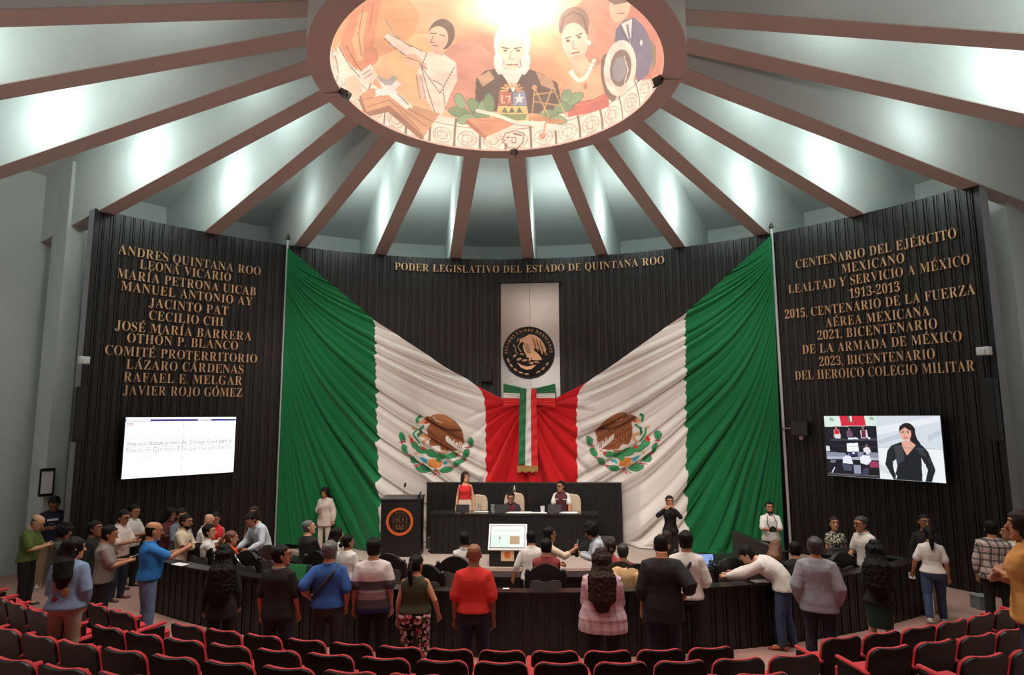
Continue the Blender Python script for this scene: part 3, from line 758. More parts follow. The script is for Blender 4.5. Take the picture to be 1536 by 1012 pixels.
# ------------------------------------------------------------------ metal plaque with the round seal
def build_plaque():
    f0, z1 = wallhit(751.5, 426); f1, _ = wallhit(838, 424); z0 = 3.6
    c = wallpt((f0+f1)/2, 0, .10); W = (f1-f0)*RW
    t = thing('metal_plaque', 'tall brushed steel plaque of six sheets at the middle of the wall', 'plaque', (c.x, c.y, z0), -(f0+f1)/2)
    H = z1-z0; cols, rows = 2, 3; cuts = [0, .32, .72, 1]
    cuts = [0, (z1-2.24-z0)/H*.45, (z1-2.24-z0)/H, 1]
    for i in range(2):
        for j in range(3):
            mb = MB(); w0 = W/2-.008; h0 = (cuts[j+1]-cuts[j])*H-.008
            mb.box((-W/4+i*W/2, 0, (cuts[j]+cuts[j+1])/2*H), (w0, .05, h0)); mb.build('steel_sheet', STEEL, t, smooth=False)
    mb = MB(); mb.box((0, -.05, H+.04), (W+.16, .16, .08)); mb.box((0, .03, H/2), (W+.1, .02, H)); mb.build('frame', BLACKWOOD, t, smooth=False)
    # seal
    fs, zs = wallhit(793.5, 529.5)
    P = wallpt(fs, zs, .17)
    s = thing('round_seal', 'black round seal with copper eagle in relief and ring of letters', 'seal', P, -fs)
    Rm = Matrix.Rotation(PI/2, 3, 'X')
    R = .775
    mb = MB(); mb.lathe([(.02, -.05), (R, -.05), (R, .05), (R-.02, .065), (.02, .065)], 64, M=Rm); mb.build('disc', RUBBER, s)
    mb = MB(); rs = [];
    for k in range(65):
        a = 2*PI*k/64; rs.append([(q*math.sin(a), y, q*math.cos(a)) for q, y in ((R-.03, -.065), (R, -.065), (R, -.09), (R-.03, -.09))])
    mb.rings(rs, cap=False); mb.build('rim', BLACKWOOD, s)
    COP = mat('copper_relief', (.72, .42, .26), .4, metal=.7, var=.15, vscale=12)
    text = 'ESTADOS UNIDOS MEXICANOS'
    items = layout(text, 1.0, .1); r = R-.145
    a0, a1 = rad(-94), rad(92)
    mid = (a0+a1)/2; arc = (a1-a0)
    for ch, q, k, gc in items:
        a = mid+q*arc; me = glyph(ch, .1, -.005)[0]
        o = bpy.data.objects.new('letter', me); C.objects.link(o); o.parent = s
        if not me.materials: me.materials.append(COP)
        o.matrix_local = Matrix.Rotation(a, 4, 'Y') @ Matrix.Translation((0, -.075, r)) @ Matrix.Rotation(PI/2, 4, 'X') @ Matrix.Diagonal((.098, .125, .25, 1)) @ Matrix.Translation((-gc, 0, 0))
    # relief in zoom units of the seal: centre (312,728) radius 245 -> metres
    K = R/245
    def q(pts): return [((x-312)*K, -(y-728)*K) for x, y in pts]
    def relief(name, polys, h=.03):
        mb = MB()
        for p in polys: mb.prism(q(p), -.062-h, -.05)
        return mb.build(name, COP, s, smooth=False)
    relief('eagle', [[(228, 618), (250, 596), (285, 580), (320, 558), (372, 566), (420, 600), (455, 650), (476, 700), (470, 765), (450, 720), (440, 755), (420, 715), (400, 700), (365, 690), (362, 712), (400, 740), (436, 790), (400, 795), (345, 790), (322, 760), (290, 750), (268, 715), (258, 670), (270, 630), (240, 630)]], .05)
    relief('feathers', [[(330, 570), (380, 575), (430, 615), (462, 680), (440, 690), (400, 640), (350, 600)]], .07)
    relief('tail', [[(350, 745), (405, 770), (440, 800), (395, 806), (340, 800)]], .045)
    relief('leg', [[(290, 745), (330, 755), (335, 800), (310, 812), (318, 780), (292, 776)]], .06)
    relief('beak', [[(228, 618), (246, 602), (256, 618), (244, 630), (236, 640)]], .07)
    for i in range(7):
        mb = MB(); x0 = 345+i*17; mb.tube([(p_[0], -.135, p_[1]) for p_ in q([(x0-10, 585+i*9), (x0+16, 640+i*14), (x0+8+i*6, 700+i*10)])], .010, 6); mb.build('feather', RUBBER if i % 2 else COP, s)
    for i in range(4):
        mb = MB(); mb.tube([(p_[0], -.115, p_[1]) for p_ in q([(272+i*14, 640+i*4), (282+i*12, 690), (300+i*10, 735)])], .007, 6); mb.build('feather', RUBBER, s)
    def worm(pts, w):
        mb = MB(); mb.tube([(p[0], -.085, p[1]) for p in q(pts)], w, 8); return mb.build('snake', COP, s)
    worm([(208, 622), (214, 600), (238, 598), (232, 640), (210, 672), (225, 700), (240, 722)], .018)
    worm([(168, 655), (186, 680), (190, 715), (206, 742)], .016)
    for x, y, rx, ry, a in [(180, 762, 20, 12, 50), (220, 795, 26, 14, 20), (275, 805, 30, 14, 5), (335, 830, 26, 16, -25), (385, 822, 34, 13, -12), (250, 745, 24, 10, -10)]:
        mb = MB(); p = q([(x, y)])[0]; mb.ell((p[0], -.07, p[1]), (rx*K, .03, ry*K), 12, 6, Matrix.Rotation(rad(-a)*-1*-1, 3, 'Y')); mb.build('cactus_pad', COP, s)
    relief('boat', [[(200, 820), (250, 850), (300, 862), (350, 852), (385, 845), (340, 885), (290, 892), (240, 872)]], .03)
    for i in range(9):
        a = rad(-112-i*15.5); 
        if i == 5: continue
        x, z = math.sin(a)*(R-.12), math.cos(a)*(R-.12)
        mb = MB(); mb.ell((x, -.07, z), (.075, .025, .035), 10, 6, Matrix.Rotation(a+PI/2*0, 3, 'Y')); mb.build('laurel_leaf', COP, s)
build_plaque()

# ------------------------------------------------------------------ flag poles, speakers, sensors, notice
def build_pole(xt, yt, xb, yb, label):
    f, z = wallhit(xt, yt)
    P = wallpt(f, .21, .10)
    t = thing('flag_pole', label, 'flagpole', P, -f)
    H = z-.21
    mb = MB(); mb.tube([(0, 0, 0), (0, 0, H)], .035, 12); mb.build('pole', POLE, t)
    for q in (.12, .33, .55, .78, .95):
        mb = MB(); mb.box((0, .03, H*q), (.11, .08, .06)); mb.build('bracket', RUBBER, t)
    mb = MB(); mb.lathe([(.02, 0), (.05, .03), (.06, .08), (.02, .16), (.005, .2)], 12, (0, 0, H)); mb.build('finial', mat('dark_bronze', (.10, .075, .05), .35, metal=.8), t)
build_pole(430.6, 362, 411, 814, 'white flag pole fixed to the wall at the left end of the flags')
build_pole(1159, 345, 1177, 830, 'white flag pole fixed to the wall at the right end of the flags')
def wall_box(name, label, cat, px, size, inset, material, detail=None, group=None):
    f, z = wallhit(*px); P = wallpt(f, z, inset)
    t = thing(name, label, cat, P, -f, group)
    mb = MB(); mb.box((0, 0, 0), size); o = mb.build('housing', material, t, smooth=False)
    md = o.modifiers.new('b', 'BEVEL'); md.width = min(size)*.12; md.segments = 2
    if detail: detail(t)
    return t
def grille(t, s):
    mb = MB(); mb.box((0, -s[1]/2-.006, 0), (s[0]*.86, .012, s[2]*.86)); mb.build('grille', RUBBER, t, smooth=False)
wall_box('loudspeaker', 'black loudspeaker box on the wall left of the round seal', 'speaker', (730, 563), (.34, .28, .46), .28, BLACK, lambda t: grille(t, (.34, .28, .46)))
def bracket_r(t):
    grille(t, (.42, .3, .36))
    mb = MB(); mb.tube([(-.2, .1, 0), (-.55, .12, 0)], .02, 8); mb.build('bracket_arm', STEEL, t)
    mb = MB(); mb.ell((0, 0, -.22), (.06, .06, .06), 12, 8); mb.build('lens', WHITEPL, t)
wall_box('loudspeaker', 'black loudspeaker with side arm beside the right flag pole', 'speaker', (1207, 642), (.42, .30, .36), .30, BLACK, bracket_r)
def sens(t):  # white cube sensor: head and mount, no light source
    mb = MB(); mb.box((.0, -.1, -.02), (.12, .06, .1)); mb.build('sensor_head', WHITEPL, t, smooth=False)
    mb = MB(); mb.box((.0, .1, -.03), (.06, .14, .05)); mb.build('mount', RUBBER, t, smooth=False)
wall_box('wall_sensor', 'small white cube sensor at the outer edge of the left wall panel', 'sensor', (120, 541), (.2, .14, .17), .2, WHITEPL, sens)
wall_box('wall_sensor', 'small white cube sensor at the outer edge of the right wall panel', 'sensor', (1484, 527), (.24, .14, .17), .2, WHITEPL, sens)
wall_box('column_speaker', 'slim black column loudspeaker at the edge of the left wall panel', 'speaker', (112, 621), (.2, .2, 1.2), .18, BLACK, lambda t: grille(t, (.2, .2, 1.2)))
wall_box('column_speaker', 'slim black column loudspeaker at the edge of the right wall panel', 'speaker', (1497, 614), (.2, .2, 1.25), .18, BLACK, lambda t: grille(t, (.2, .2, 1.25)))
def build_notice():
    f, z = wallhit(70, 723, 12.4)
    P = Vector((12.4*math.sin(f), OFF+12.4*math.cos(f), z))
    t = thing('framed_notice', 'black framed white notice hanging beside the left column', 'notice', P, -f)
    mb = MB(); w_, h_ = .26, .56
    for dx, dz, sx, sz in ((-w_/2, 0, .03, h_), (w_/2, 0, .03, h_), (0, h_/2, w_, .03), (0, -h_/2, w_, .03)): mb.box((dx, 0, dz), (sx+.001, .04, sz+.031))
    mb.build('frame', BLACK, t, smooth=False)
    mb = MB(); mb.box((0, .005, 0), (w_-.02, .02, h_-.02)); mb.build('sheet', WHITEP, t, smooth=False)
build_notice()
# little camera spots on the ring rim
def rim_spot(a, label):
    P = Vector((RI*math.sin(a), RI*math.cos(a), HR-.01))
    t = thing('rim_spotlight', label, 'spotlight', P, -a)
    mb = MB(); mb.box((0, -.05, -.03), (.13, .15, .09), Matrix.Rotation(.5, 3, 'X')); mb.build('head', BLACK, t, smooth=False)
    mb = MB(); mb.lathe([(.05, 0), (.05, .012)], 16, (0, -.12, -.06), Matrix.Rotation(PI/2+.5, 3, 'X')); mb.build('lens', CHROME, t)
    mb = MB(); mb.tube([(0, -.02, 0), (0, RO-RI, .0)], .006, 6); mb.build('cable', BLACK, t)
for px, lb in (((515, 137), 'small black spotlight on the left of the dome rim'), ((985, 118), 'small black spotlight on the right of the dome rim'), ((773, 232), 'small black spotlight on the dome rim at its middle')):
    P = at(px[0], px[1], HR); rim_spot(math.atan2(P.x, P.y), lb)

# ------------------------------------------------------------------ screens
def screen_wall(name, label, pl, pr, zt, zb, shapes, base, W, H, seams, strength=1.05):
    A, B = pl, pr
    d = (B-A); L = math.hypot(d.x, d.y); h = zt-zb
    c = (A+B)/2; rz = math.atan2(d.y, d.x)
    t = thing(name, label, 'screen', (c.x, c.y, zb), rz)
    mb = MB(); mb.box((0, .06, h/2), (L+.03, .10, h+.03)); mb.build('cabinet', BLACK, t, smooth=False)
    nu, nv = 300, 170; P = np.zeros((nv, nu, 3)); g = np.linspace(-L/2, L/2, nu); q = np.linspace(h, 0, nv)
    P[..., 0] = g[None, :]; P[..., 2] = q[:, None]; P[..., 1] = -.004
    X, Y = np.meshgrid(np.linspace(0, W, nu), np.linspace(0, H, nv)); X = X.ravel(); Y = Y.ravel()
    col = base(X, Y) if callable(base) else np.tile(np.array(srgb(base)), (nu*nv, 1))
    col = paint(col, X, Y, shapes)
    me = grid_mesh('picture', P); set_paint(me, col)
    key = 'screen_glow_%d' % int(strength*100)
    link('display', me, MATS.get(key) or vcol_mat(key, .3, strength), t)
    for (x0, y0, x1, y1) in seams:
        mb = MB(); mb.box(((x0+x1)/2*L/W-L/2, -.006, h-(y0+y1)/2*h/H), (abs(x1-x0)*L/W+.006, .003, abs(y1-y0)*h/H+.006)); mb.build('panel_seam', mat('seam_grey', (.25, .25, .27), .5), t, smooth=False)
    return t, L, h
def edge(px, py, inset):
    f, z = wallhit(px, py, RW-inset); return wallpt(f, z, inset)
IN = .34
a = edge(188.6, 622.5, IN); b = edge(353.5, 628, IN); c_ = edge(350, 712, IN); d_ = edge(183, 713.5, IN)
zt = (a.z+b.z)/2; zb = (c_.z+d_.z)/2
pa = Vector(((a.x+d_.x)/2, (a.y+d_.y)/2, 0)); pb = Vector(((b.x+c_.x)/2, (b.y+c_.y)/2, 0))
t, L, h = screen_wall('video_wall', 'bright white video wall with text on the left wall panel', pa, pb, zt, zb,
    [('p', [(0, 26), (1400, 26), (1400, 50), (0, 50)], (58, 58, 132)), ('p', [(6, 30), (290, 30), (290, 48), (6, 48)], (225, 228, 240)), ('p', [(880, 30), (1060, 30), (1060, 48), (880, 48)], (225, 228, 240)),
     ('p', [(20, 70), (90, 70), (90, 108), (20, 108)], (176, 110, 140)), ('p', [(28, 76), (82, 76), (82, 102), (28, 102)], (250, 246, 250)), ('p', [(38, 80), (48, 80), (48, 98), (38, 98)], (150, 90, 120)), ('p', [(58, 80), (66, 80), (66, 98), (58, 98)], (150, 90, 120))],
    (253, 253, 255), 1400, 740, [(700, 0, 700, 740), (0, 370, 1400, 370)], 1.3)
def screen_text(body, x, y, size, grey):
    key = 'screen_ink_%d' % int(grey*100)
    cu = bpy.data.curves.new('screen_text', 'FONT'); cu.body = body; cu.size = size
    ob = bpy.data.objects.new('screen_text', cu); C.objects.link(ob)
    dg = bpy.context.evaluated_depsgraph_get(); me = bpy.data.meshes.new_from_object(ob.evaluated_get(dg)); bpy.data.objects.remove(ob)
    w0 = max(v.co.x for v in me.vertices)
    o = link('screen_text', me, mat(key, (.02, .02, .02), .5, emit=(grey, grey, grey*1.02), estr=1), t)
    o.matrix_local = Matrix.Translation((x*L/1400-L/2, -.009, h-y*h/740)) @ Matrix.Rotation(PI/2, 4, 'X') @ Matrix.Diagonal(((1360-x)/1400*L/w0 if len(body) > 20 else 1, 1, 1, 1))
screen_text('por el que se reforman, derogan y adicionan', 24, 262, .14, .72)
screen_text('diversas disposiciones del Código Civil para el', 24, 345, .145, .22)
screen_text('Estado de Quintana Roo, para su aprobación', 24, 425, .145, .40)
screen_text('en su caso.', 24, 505, .14, .72)

a = edge(1237.5, 627, IN); b = edge(1411.5, 619.6, IN); c_ = edge(1417, 720, IN); d_ = edge(1241, 716, IN)
zt = (a.z+b.z)/2; zb = (c_.z+d_.z)/2
pa = Vector(((a.x+d_.x)/2, (a.y+d_.y)/2, 0)); pb = Vector(((b.x+c_.x)/2, (b.y+c_.y)/2, 0))
dk = (24, 24, 34); wt = (236, 240, 248)
SH = [('p', [(0, 0), (665, 0), (665, 730), (0, 730)], dk), ('p', [(0, 0), (665, 0), (665, 118), (0, 132)], (222, 236, 230)), ('p', [(208, 0), (525, 0), (545, 116), (226, 122)], (214, 40, 66)),
      ('p', [(325, 0), (355, 0), (352, 60), (330, 66)], (60, 130, 90)), ('p', [(345, 0), (368, 0), (366, 64), (348, 68)], (240, 240, 236)), ('l', [(336, 70), (390, 72)], 10, (150, 130, 90)), ('e', (100, 42, 34, 20, 20), (150, 190, 160)), ('e', (620, 30, 30, 20, 20), (150, 190, 160)),
      ('p', [(60, 286), (640, 262), (665, 268), (665, 290), (70, 304)], (64, 66, 82)),
      ('e', (152, 140, 15, 18, 0), (176, 120, 110)), ('p', [(120, 165), (190, 162), (214, 250), (116, 256)], (214, 150, 140)), ('p', [(128, 170), (186, 168), (192, 220), (128, 224)], (206, 36, 60)), ('p', [(128, 224), (200, 220), (204, 272), (130, 276)], (220, 220, 226)),
      ('e', (322, 162, 13, 16, 0), (150, 110, 104)), ('p', [(290, 180), (356, 178), (368, 250), (288, 252)], (110, 80, 110)), ('e', (500, 142, 14, 18, 0), (150, 110, 104)), ('p', [(466, 170), (548, 166), (560, 262), (470, 266)], (226, 214, 224)), ('p', [(482, 170), (530, 168), (534, 256), (482, 258)], (110, 36, 66)),
      ('p', [(300, 262), (410, 258), (440, 276), (300, 284)], wt), ('p', [(560, 254), (584, 252), (584, 274), (560, 274)], wt),
      ('p', [(280, 330), (424, 322), (428, 424), (280, 430)], (250, 252, 255)), ('p', [(300, 430), (416, 428), (416, 478), (300, 482)], (50, 56, 100)), ('p', [(346, 432), (372, 432), (372, 456), (346, 456)], wt),
      ('p', [(0, 440), (300, 450), (300, 500), (0, 500)], (140, 146, 166)), ('p', [(416, 430), (665, 430), (665, 488), (416, 490)], (140, 146, 166)), ('p', [(0, 498), (665, 488), (665, 520), (0, 528)], (176, 182, 200)),
      ('e', (530, 352, 16, 20, 0), (120, 90, 90)), ('p', [(486, 390), (520, 366), (560, 372), (580, 420), (540, 452), (490, 450)], (230, 226, 236)), ('p', [(0, 370), (50, 372), (52, 430), (0, 436)], (216, 220, 232)),
      ('e', (272, 456, 18, 18, 0), (40, 40, 56)), ('p', [(220, 500), (260, 478), (320, 482), (344, 580), (210, 570)], (230, 238, 250)), ('e', (500, 446, 18, 18, 0), (30, 30, 44)), ('p', [(440, 490), (480, 466), (560, 468), (576, 530), (520, 580), (440, 560)], (236, 240, 250)),
      ('p', [(540, 560), (600, 530), (660, 540), (665, 600), (560, 610)], (160, 60, 96)), ('p', [(350, 588), (440, 584), (440, 690), (350, 690)], (150, 156, 176)), ('p', [(200, 580), (330, 590), (320, 660), (220, 660)], (70, 78, 100)), ('p', [(50, 540), (130, 532), (110, 570), (50, 572)], (110, 120, 130)), ('l', [(60, 690), (100, 630)], 14, (210, 216, 226)),
      ('p', [(470, 620), (540, 610), (520, 700), (450, 700)], (60, 66, 90)), ('p', [(0, 700), (665, 694), (665, 712), (0, 714)], (96, 90, 96)),
      # right picture
      ('p', [(665, 0), (1400, 0), (1400, 730), (665, 730)], (214, 222, 230)), ('p', [(665, 130), (1400, 0), (1400, 60), (665, 230)], (232, 238, 242)), ('p', [(665, 360), (1400, 360), (1400, 730), (665, 730)], (238, 242, 244)), ('p', [(665, 290), (1000, 180), (1000, 240), (665, 340)], (196, 206, 216)), ('p', [(1250, 220), (1400, 150), (1400, 200), (1250, 290)], (196, 206, 216)), ('p', [(665, 560), (800, 600), (800, 680), (665, 650)], (216, 222, 226)),
      ('e', (1025, 175, 92, 95, 10), (36, 28, 34)), ('p', [(1060, 130), (1110, 170), (1130, 260), (1170, 320), (1120, 360), (1050, 320)], (36, 28, 34)),
      ('p', [(740, 560), (780, 400), (830, 340), (940, 300), (1040, 300), (1180, 330), (1240, 400), (1290, 560), (1300, 600), (1250, 730), (1180, 730), (1220, 600), (1160, 470), (1150, 730), (850, 730), (860, 600), (880, 480), (830, 560), (840, 640), (870, 690), (850, 730), (830, 730)], (30, 34, 40)),
      ('p', [(838, 520), (870, 500), (885, 560), (860, 640), (838, 600)], (232, 236, 240)), ('p', [(1175, 520), (1200, 540), (1210, 610), (1190, 640), (1170, 580)], (232, 236, 240)),
      ('p', [(860, 340), (960, 330), (970, 500), (880, 560)], (58, 64, 72)), ('p', [(1110, 350), (1190, 370), (1220, 460), (1150, 430)], (52, 58, 66)),
      ('p', [(950, 290), (1050, 280), (1110, 330), (1030, 420), (1000, 450), (960, 360)], (226, 170, 150)), ('e', (1005, 200, 66, 82, 4), (232, 176, 156)), ('p', [(940, 120), (1000, 96), (1080, 130), (1060, 170), (1000, 130), (950, 170)], (36, 28, 34)),
      ('l', [(960, 178), (990, 174)], 7, (70, 44, 44)), ('l', [(1020, 174), (1050, 180)], 7, (70, 44, 44)), ('e', (975, 192, 12, 5, 0), (60, 40, 44)), ('e', (1034, 192, 12, 5, 0), (60, 40, 44)), ('l', [(1002, 196), (994, 224), (1008, 228)], 6, (190, 130, 116)), ('l', [(982, 250), (1022, 250)], 11, (190, 80, 90)), ('l', [(980, 470), (1000, 720)], 5, (12, 14, 18)), ('l', [(800, 470), (830, 560)], 5, (70, 76, 84)), ('l', [(1240, 470), (1270, 600)], 5, (70, 76, 84))]
screen_wall('video_wall', 'video wall on the right panel showing the session and a woman in black', pa, pb, zt, zb, SH, (214, 222, 230), 1400, 730, [(700, 0, 700, 0), (0, 365, 1400, 365)], 1.0)
# ------------------------------------------------------------------ curved desk rail, inner desk
RC = Vector((-.15, 14.0, 0)); RR = 12.8
def arcp(r, x): return Vector((x, RC.y-math.sqrt(r*r-(x-RC.x)**2), 0))
def arc_ang(th, r, z): return Vector((RC.x+r*math.sin(th), RC.y-r*math.cos(th), z))
def build_rail():
    t = thing('curved_desk', 'long curved black slatted desk rail in front of the stage', 'desk')
    a0, a1 = math.asin((-7.15-RC.x)/RR), math.asin((7.5-RC.x)/RR)
    H = .92
    # ribbed front panel
    per = .20/RR; cols = []; a = a0
    while a < a1-per:
        for f, ins in ((.02, 0), (.03, .02), (.60, .02), (.61, 0), (.70, 0), (.71, .012), (.93, .012), (.94, 0)): cols.append((a+f*per, ins))
        a += per
    cols.append((a1, 0))
    rs = [[arc_ang(p, RR+i, 0), arc_ang(p, RR+i, H), arc_ang(p, RR-.10, H), arc_ang(p, RR-.10, 0)] for p, i in cols]
    mb = MB(); mb.rings(rs); mb.build('front_panel', BLACKWOOD, t, smooth=False)
    n = 80; rs = []
    for k in range(n+1):
        p = a0+(a1-a0)*k/n; rs.append([arc_ang(p, RR+.05, H+.001), arc_ang(p, RR+.05, H+.035), arc_ang(p, RR-.20, H+.035), arc_ang(p, RR-.20, H+.001)])
    mb = MB(); mb.rings(rs); mb.build('ledge', mat('dark_veneer', (.012, .009, .0085), .28, var=.3, vscale=4), t, smooth=False)
    for p, s in ((a0, 1), (a1, -1)):
        rs = []
        for q in (0, .02): rs.append([arc_ang(p+s*q, RR-.10, 0), arc_ang(p+s*q, RR-.10, H), arc_ang(p+s*q, RR-.95, H), arc_ang(p+s*q, RR-.95, 0)])
        mb = MB(); mb.rings(rs); mb.build('end_panel', BLACKWOOD, t, smooth=False)
build_rail()
n_ = 60; rs_ = [[arc_ang(-.56+1.12*k/n_, q, z) for q, z in ((RR-.12, 0), (RR-.12, .10), (11.05, .10), (11.05, 0))] for k in range(n_+1)]
mb = MB(); mb.rings(rs_); struct('trim_platform', mb, CARPET, False)
def build_inner():
    t = thing('inner_desk', 'lower curved black desk between the seats and the stage edge', 'desk')
    r = 10.42; a0, a1 = -.50, .50; n = 50; H = .60
    def ring(zs, r0, r1): return [[arc_ang(a0+(a1-a0)*k/n, q, z) for q, z in ((r0, zs[0]), (r0, zs[1]), (r1, zs[1]), (r1, zs[0]))] for k in range(n+1)]
    mb = MB(); mb.rings(ring((H, H+.035), r+.22, r-.22)); mb.build('worktop', BLACKWOOD, t, smooth=False)
    mb = MB(); mb.rings(ring((0, H), r-.14, r-.18)); mb.build('modesty_panel', BLACKWOOD, t, smooth=False)
build_inner()
def wing(px0, px1, z, label):
    A = at(px0[0], px0[1], z); B = at(px1[0], px1[1], z); d = B-A; L = math.hypot(d.x, d.y)
    t = thing('side_barrier', label, 'barrier', (A.x, A.y, 0), math.atan2(d.y, d.x))
    mb = MB(); mb.box((L/2, 0, z/2), (L, .08, z)); mb.build('panel', BLACKWOOD, t, smooth=False)
    mb = MB(); mb.box((L/2, 0, z+.012), (L+.02, .12, .024)); mb.build('cap_rail', BLACK, t, smooth=False)
wing((1100, 797), (1180, 829), .98, 'black side barrier running forward from the stage edge on the right')
def podium(px, z, wd, dp, label, rz):
    P = at(px[0], px[1], z)
    t = thing('black_counter', label, 'counter', (P.x, P.y, 0), rz)
    mb = MB(); mb.box((0, 0, z/2-.02), (wd, dp, z-.04)); mb.build('body', BLACKWOOD, t, smooth=False)
    mb = MB(); mb.box((0, 0, z-.018), (wd+.06, dp+.06, .036)); mb.build('top', BLACK, t, smooth=False)
podium((1262, 826), 1.02, .95, .45, 'black counter before the floral woman and the man in a white polo', .25)

# ------------------------------------------------------------------ presidium
PY = 7.3
def build_presidium():
    zt = aty(770, 770, PY).z
    xl, xr = aty(646.5, 771, PY).x, aty(896, 775, PY).x
    t = thing('presidium_table', 'long black presidium table on the stage', 'table', ((xl+xr)/2, PY, .2))
    W = xr-xl; h = zt-.2
    mb = MB(); mb.box((0, .25, h-.025), (W+.06, .58, .05)); o = mb.build('table_top', mat('polished_black', (.02, .018, .018), .18, coat=.4), t, smooth=False)
    mb = MB(); mb.box((0, .03, (h-.05)/2), (W, .05, h-.05)); 
    k = int(W/.16)
    for i in range(k): mb.box((-W/2+(i+.5)*W/k, -.004, (h-.05)/2), (W/k*.62, .03, h-.06))
    mb.build('front_panel', BLACKWOOD, t, smooth=False)
    for s in (-1, 1):
        mb = MB(); mb.box((s*(W/2-.03), .26, (h-.05)/2), (.05, .50, h-.052))
        for i in range(4): mb.box((s*(W/2-.0), .08+.12*i, (h-.05)/2), (.03, .08, h-.06))
        mb.build('side_panel', BLACKWOOD, t, smooth=False)
    return zt
PZ = build_presidium()
BY = 8.55
def build_backboard():
    L = aty(640.5, 724, BY); R = aty(932, 724, BY)
    t = thing('back_screen', 'wide black slatted screen behind the presidium chairs', 'screen', ((L.x+R.x)/2, BY, .2))
    W = R.x-L.x; h = L.z-.2
    mb = MB(); mb.box((0, 0, h/2), (W, .06, h))
    k = int(W/.17)
    for i in range(k): mb.box((-W/2+(i+.5)*W/k, -.035, h/2), (W/k*.66, .03, h-.02))
    mb.build('slatted_panel', BLACKWOOD, t, smooth=False)
    mb = MB(); mb.box((0, 0, h+.012), (W+.02, .1, .024)); mb.build('top_cap', mat('grey_edge', (.10, .10, .10), .3, metal=.6), t, smooth=False)
build_backboard()
mb = MB(); mb.box((-.2, 8.2, .325), (4.9, .62, .25)); struct('trim_riser', mb, mat('dark_carpet', (.06, .05, .05), .95), False)

BEIGE = mat('beige_leather', srgb((206, 186, 160)), .5, bump=.1, bscale=60)
GREYC = mat('grey_upholstery', (.085, .07, .068), .85, bump=.3, bscale=150)
CARVE = mat('carved_black_wood', (.013, .011, .011), .35, spec=.5)
def chair_outline(w, h0, h1, crest):
    # left to right outline of a carved back: ears at the shoulders and an arched crest
    w2 = w/2
    return [(-w2*.92, h0), (-w2, h0+.1), (-w2, h1-.10), (-w2*1.02, h1-.05), (-w2*.98, h1-.02), (-w2*.86, h1-.035), (-w2*.78, h1-.01), (-w2*.62, h1+crest*.35), (-w2*.42, h1+crest*.72), (-w2*.2, h1+crest*.95), (0, h1+crest),
            (w2*.2, h1+crest*.95), (w2*.42, h1+crest*.72), (w2*.62, h1+crest*.35), (w2*.78, h1-.01), (w2*.86, h1-.035), (w2*.98, h1-.02), (w2*1.02, h1-.05), (w2, h1-.10), (w2, h0+.1), (w2*.92, h0)]
_chair = {}
def carved_chair(label, loc, rz, group):
    # faces +Y: occupants look at the stage, the back is turned to the hall
    parts = _chair
    if not parts:
        mb = MB(); mb.prism(chair_outline(.62, .40, .98, .12), -.36, -.29); mb.ell((-.27, -.325, .985), (.035, .04, .035), 8, 6); mb.ell((.27, -.325, .985), (.035, .04, .035), 8, 6)
        parts['back_frame'] = (mb.mesh('back_frame', False), CARVE)
        mb = MB(); pl = [(-.235, .46), (-.235, .80), (-.20, .845), (-.10, .845), (-.05, .825), (0, .815), (.05, .825), (.10, .845), (.20, .845), (.235, .80), (.235, .46)]
        mb.prism(pl, -.385, -.355); mb.prism(pl, -.295, -.24); parts['back_upholstery'] = (mb.mesh('back_upholstery', False), GREYC)
        mb = MB(); mb.box((0, .0, .46), (.58, .56, .10)); parts['seat'] = (mb.mesh('seat', False), GREYC)
        mb = MB(); mb.tube([(-.29, -.3, .68), (-.31, .05, .70), (-.30, .25, .68), (-.29, .27, .45)], .028, 8); parts['left_arm'] = (mb.mesh('arm'), CARVE)
        mb = MB(); mb.tube([(.29, -.3, .68), (.31, .05, .70), (.30, .25, .68), (.29, .27, .45)], .028, 8); parts['right_arm'] = (mb.mesh('arm'), CARVE)
        for i, (x, y) in enumerate(((-.26, -.28), (.26, -.28), (-.26, .24), (.26, .24))):
            mb = MB(); mb.tube([(x, y, .0), (x, y, .2), (x, y, .42)], [.02, .028, .034], 8, round_ends=False); parts['leg%d' % i] = (mb.mesh('leg'), CARVE)
    t = thing('carved_chair', label, 'chair', loc, rz, group)
    t.scale = (1.1, 1, 1)
    for k, (me, m_) in parts.items():
        nm = {'left_arm': 'arm', 'right_arm': 'arm'}.get(k, k.rstrip('0123456789'))
        o = bpy.data.objects.new(nm, me); C.objects.link(o); o.parent = t
        if not me.materials: me.materials.append(m_)
    return t
PLAT = .10
def behind_rail(P, r_max=12.40):
    v = Vector((P.x-RC.x, P.y-RC.y, 0)); r = v.length
    if r > r_max: v = v*(r_max/r)
    return Vector((RC.x+v.x, RC.y+v.y, P.z))
def desk_chair(px, label, rz=None, z=1.20):
    P = behind_rail(at(px[0], px[1], z))
    if rz is None: rz = math.atan2(P.x-RC.x, RC.y-P.y)
    d = Vector((-math.sin(rz), math.cos(rz), 0))
    return carved_chair(label, (P.x+d.x*.325, P.y+d.y*.325, PLAT), rz, 'carved chairs along the curved desk')
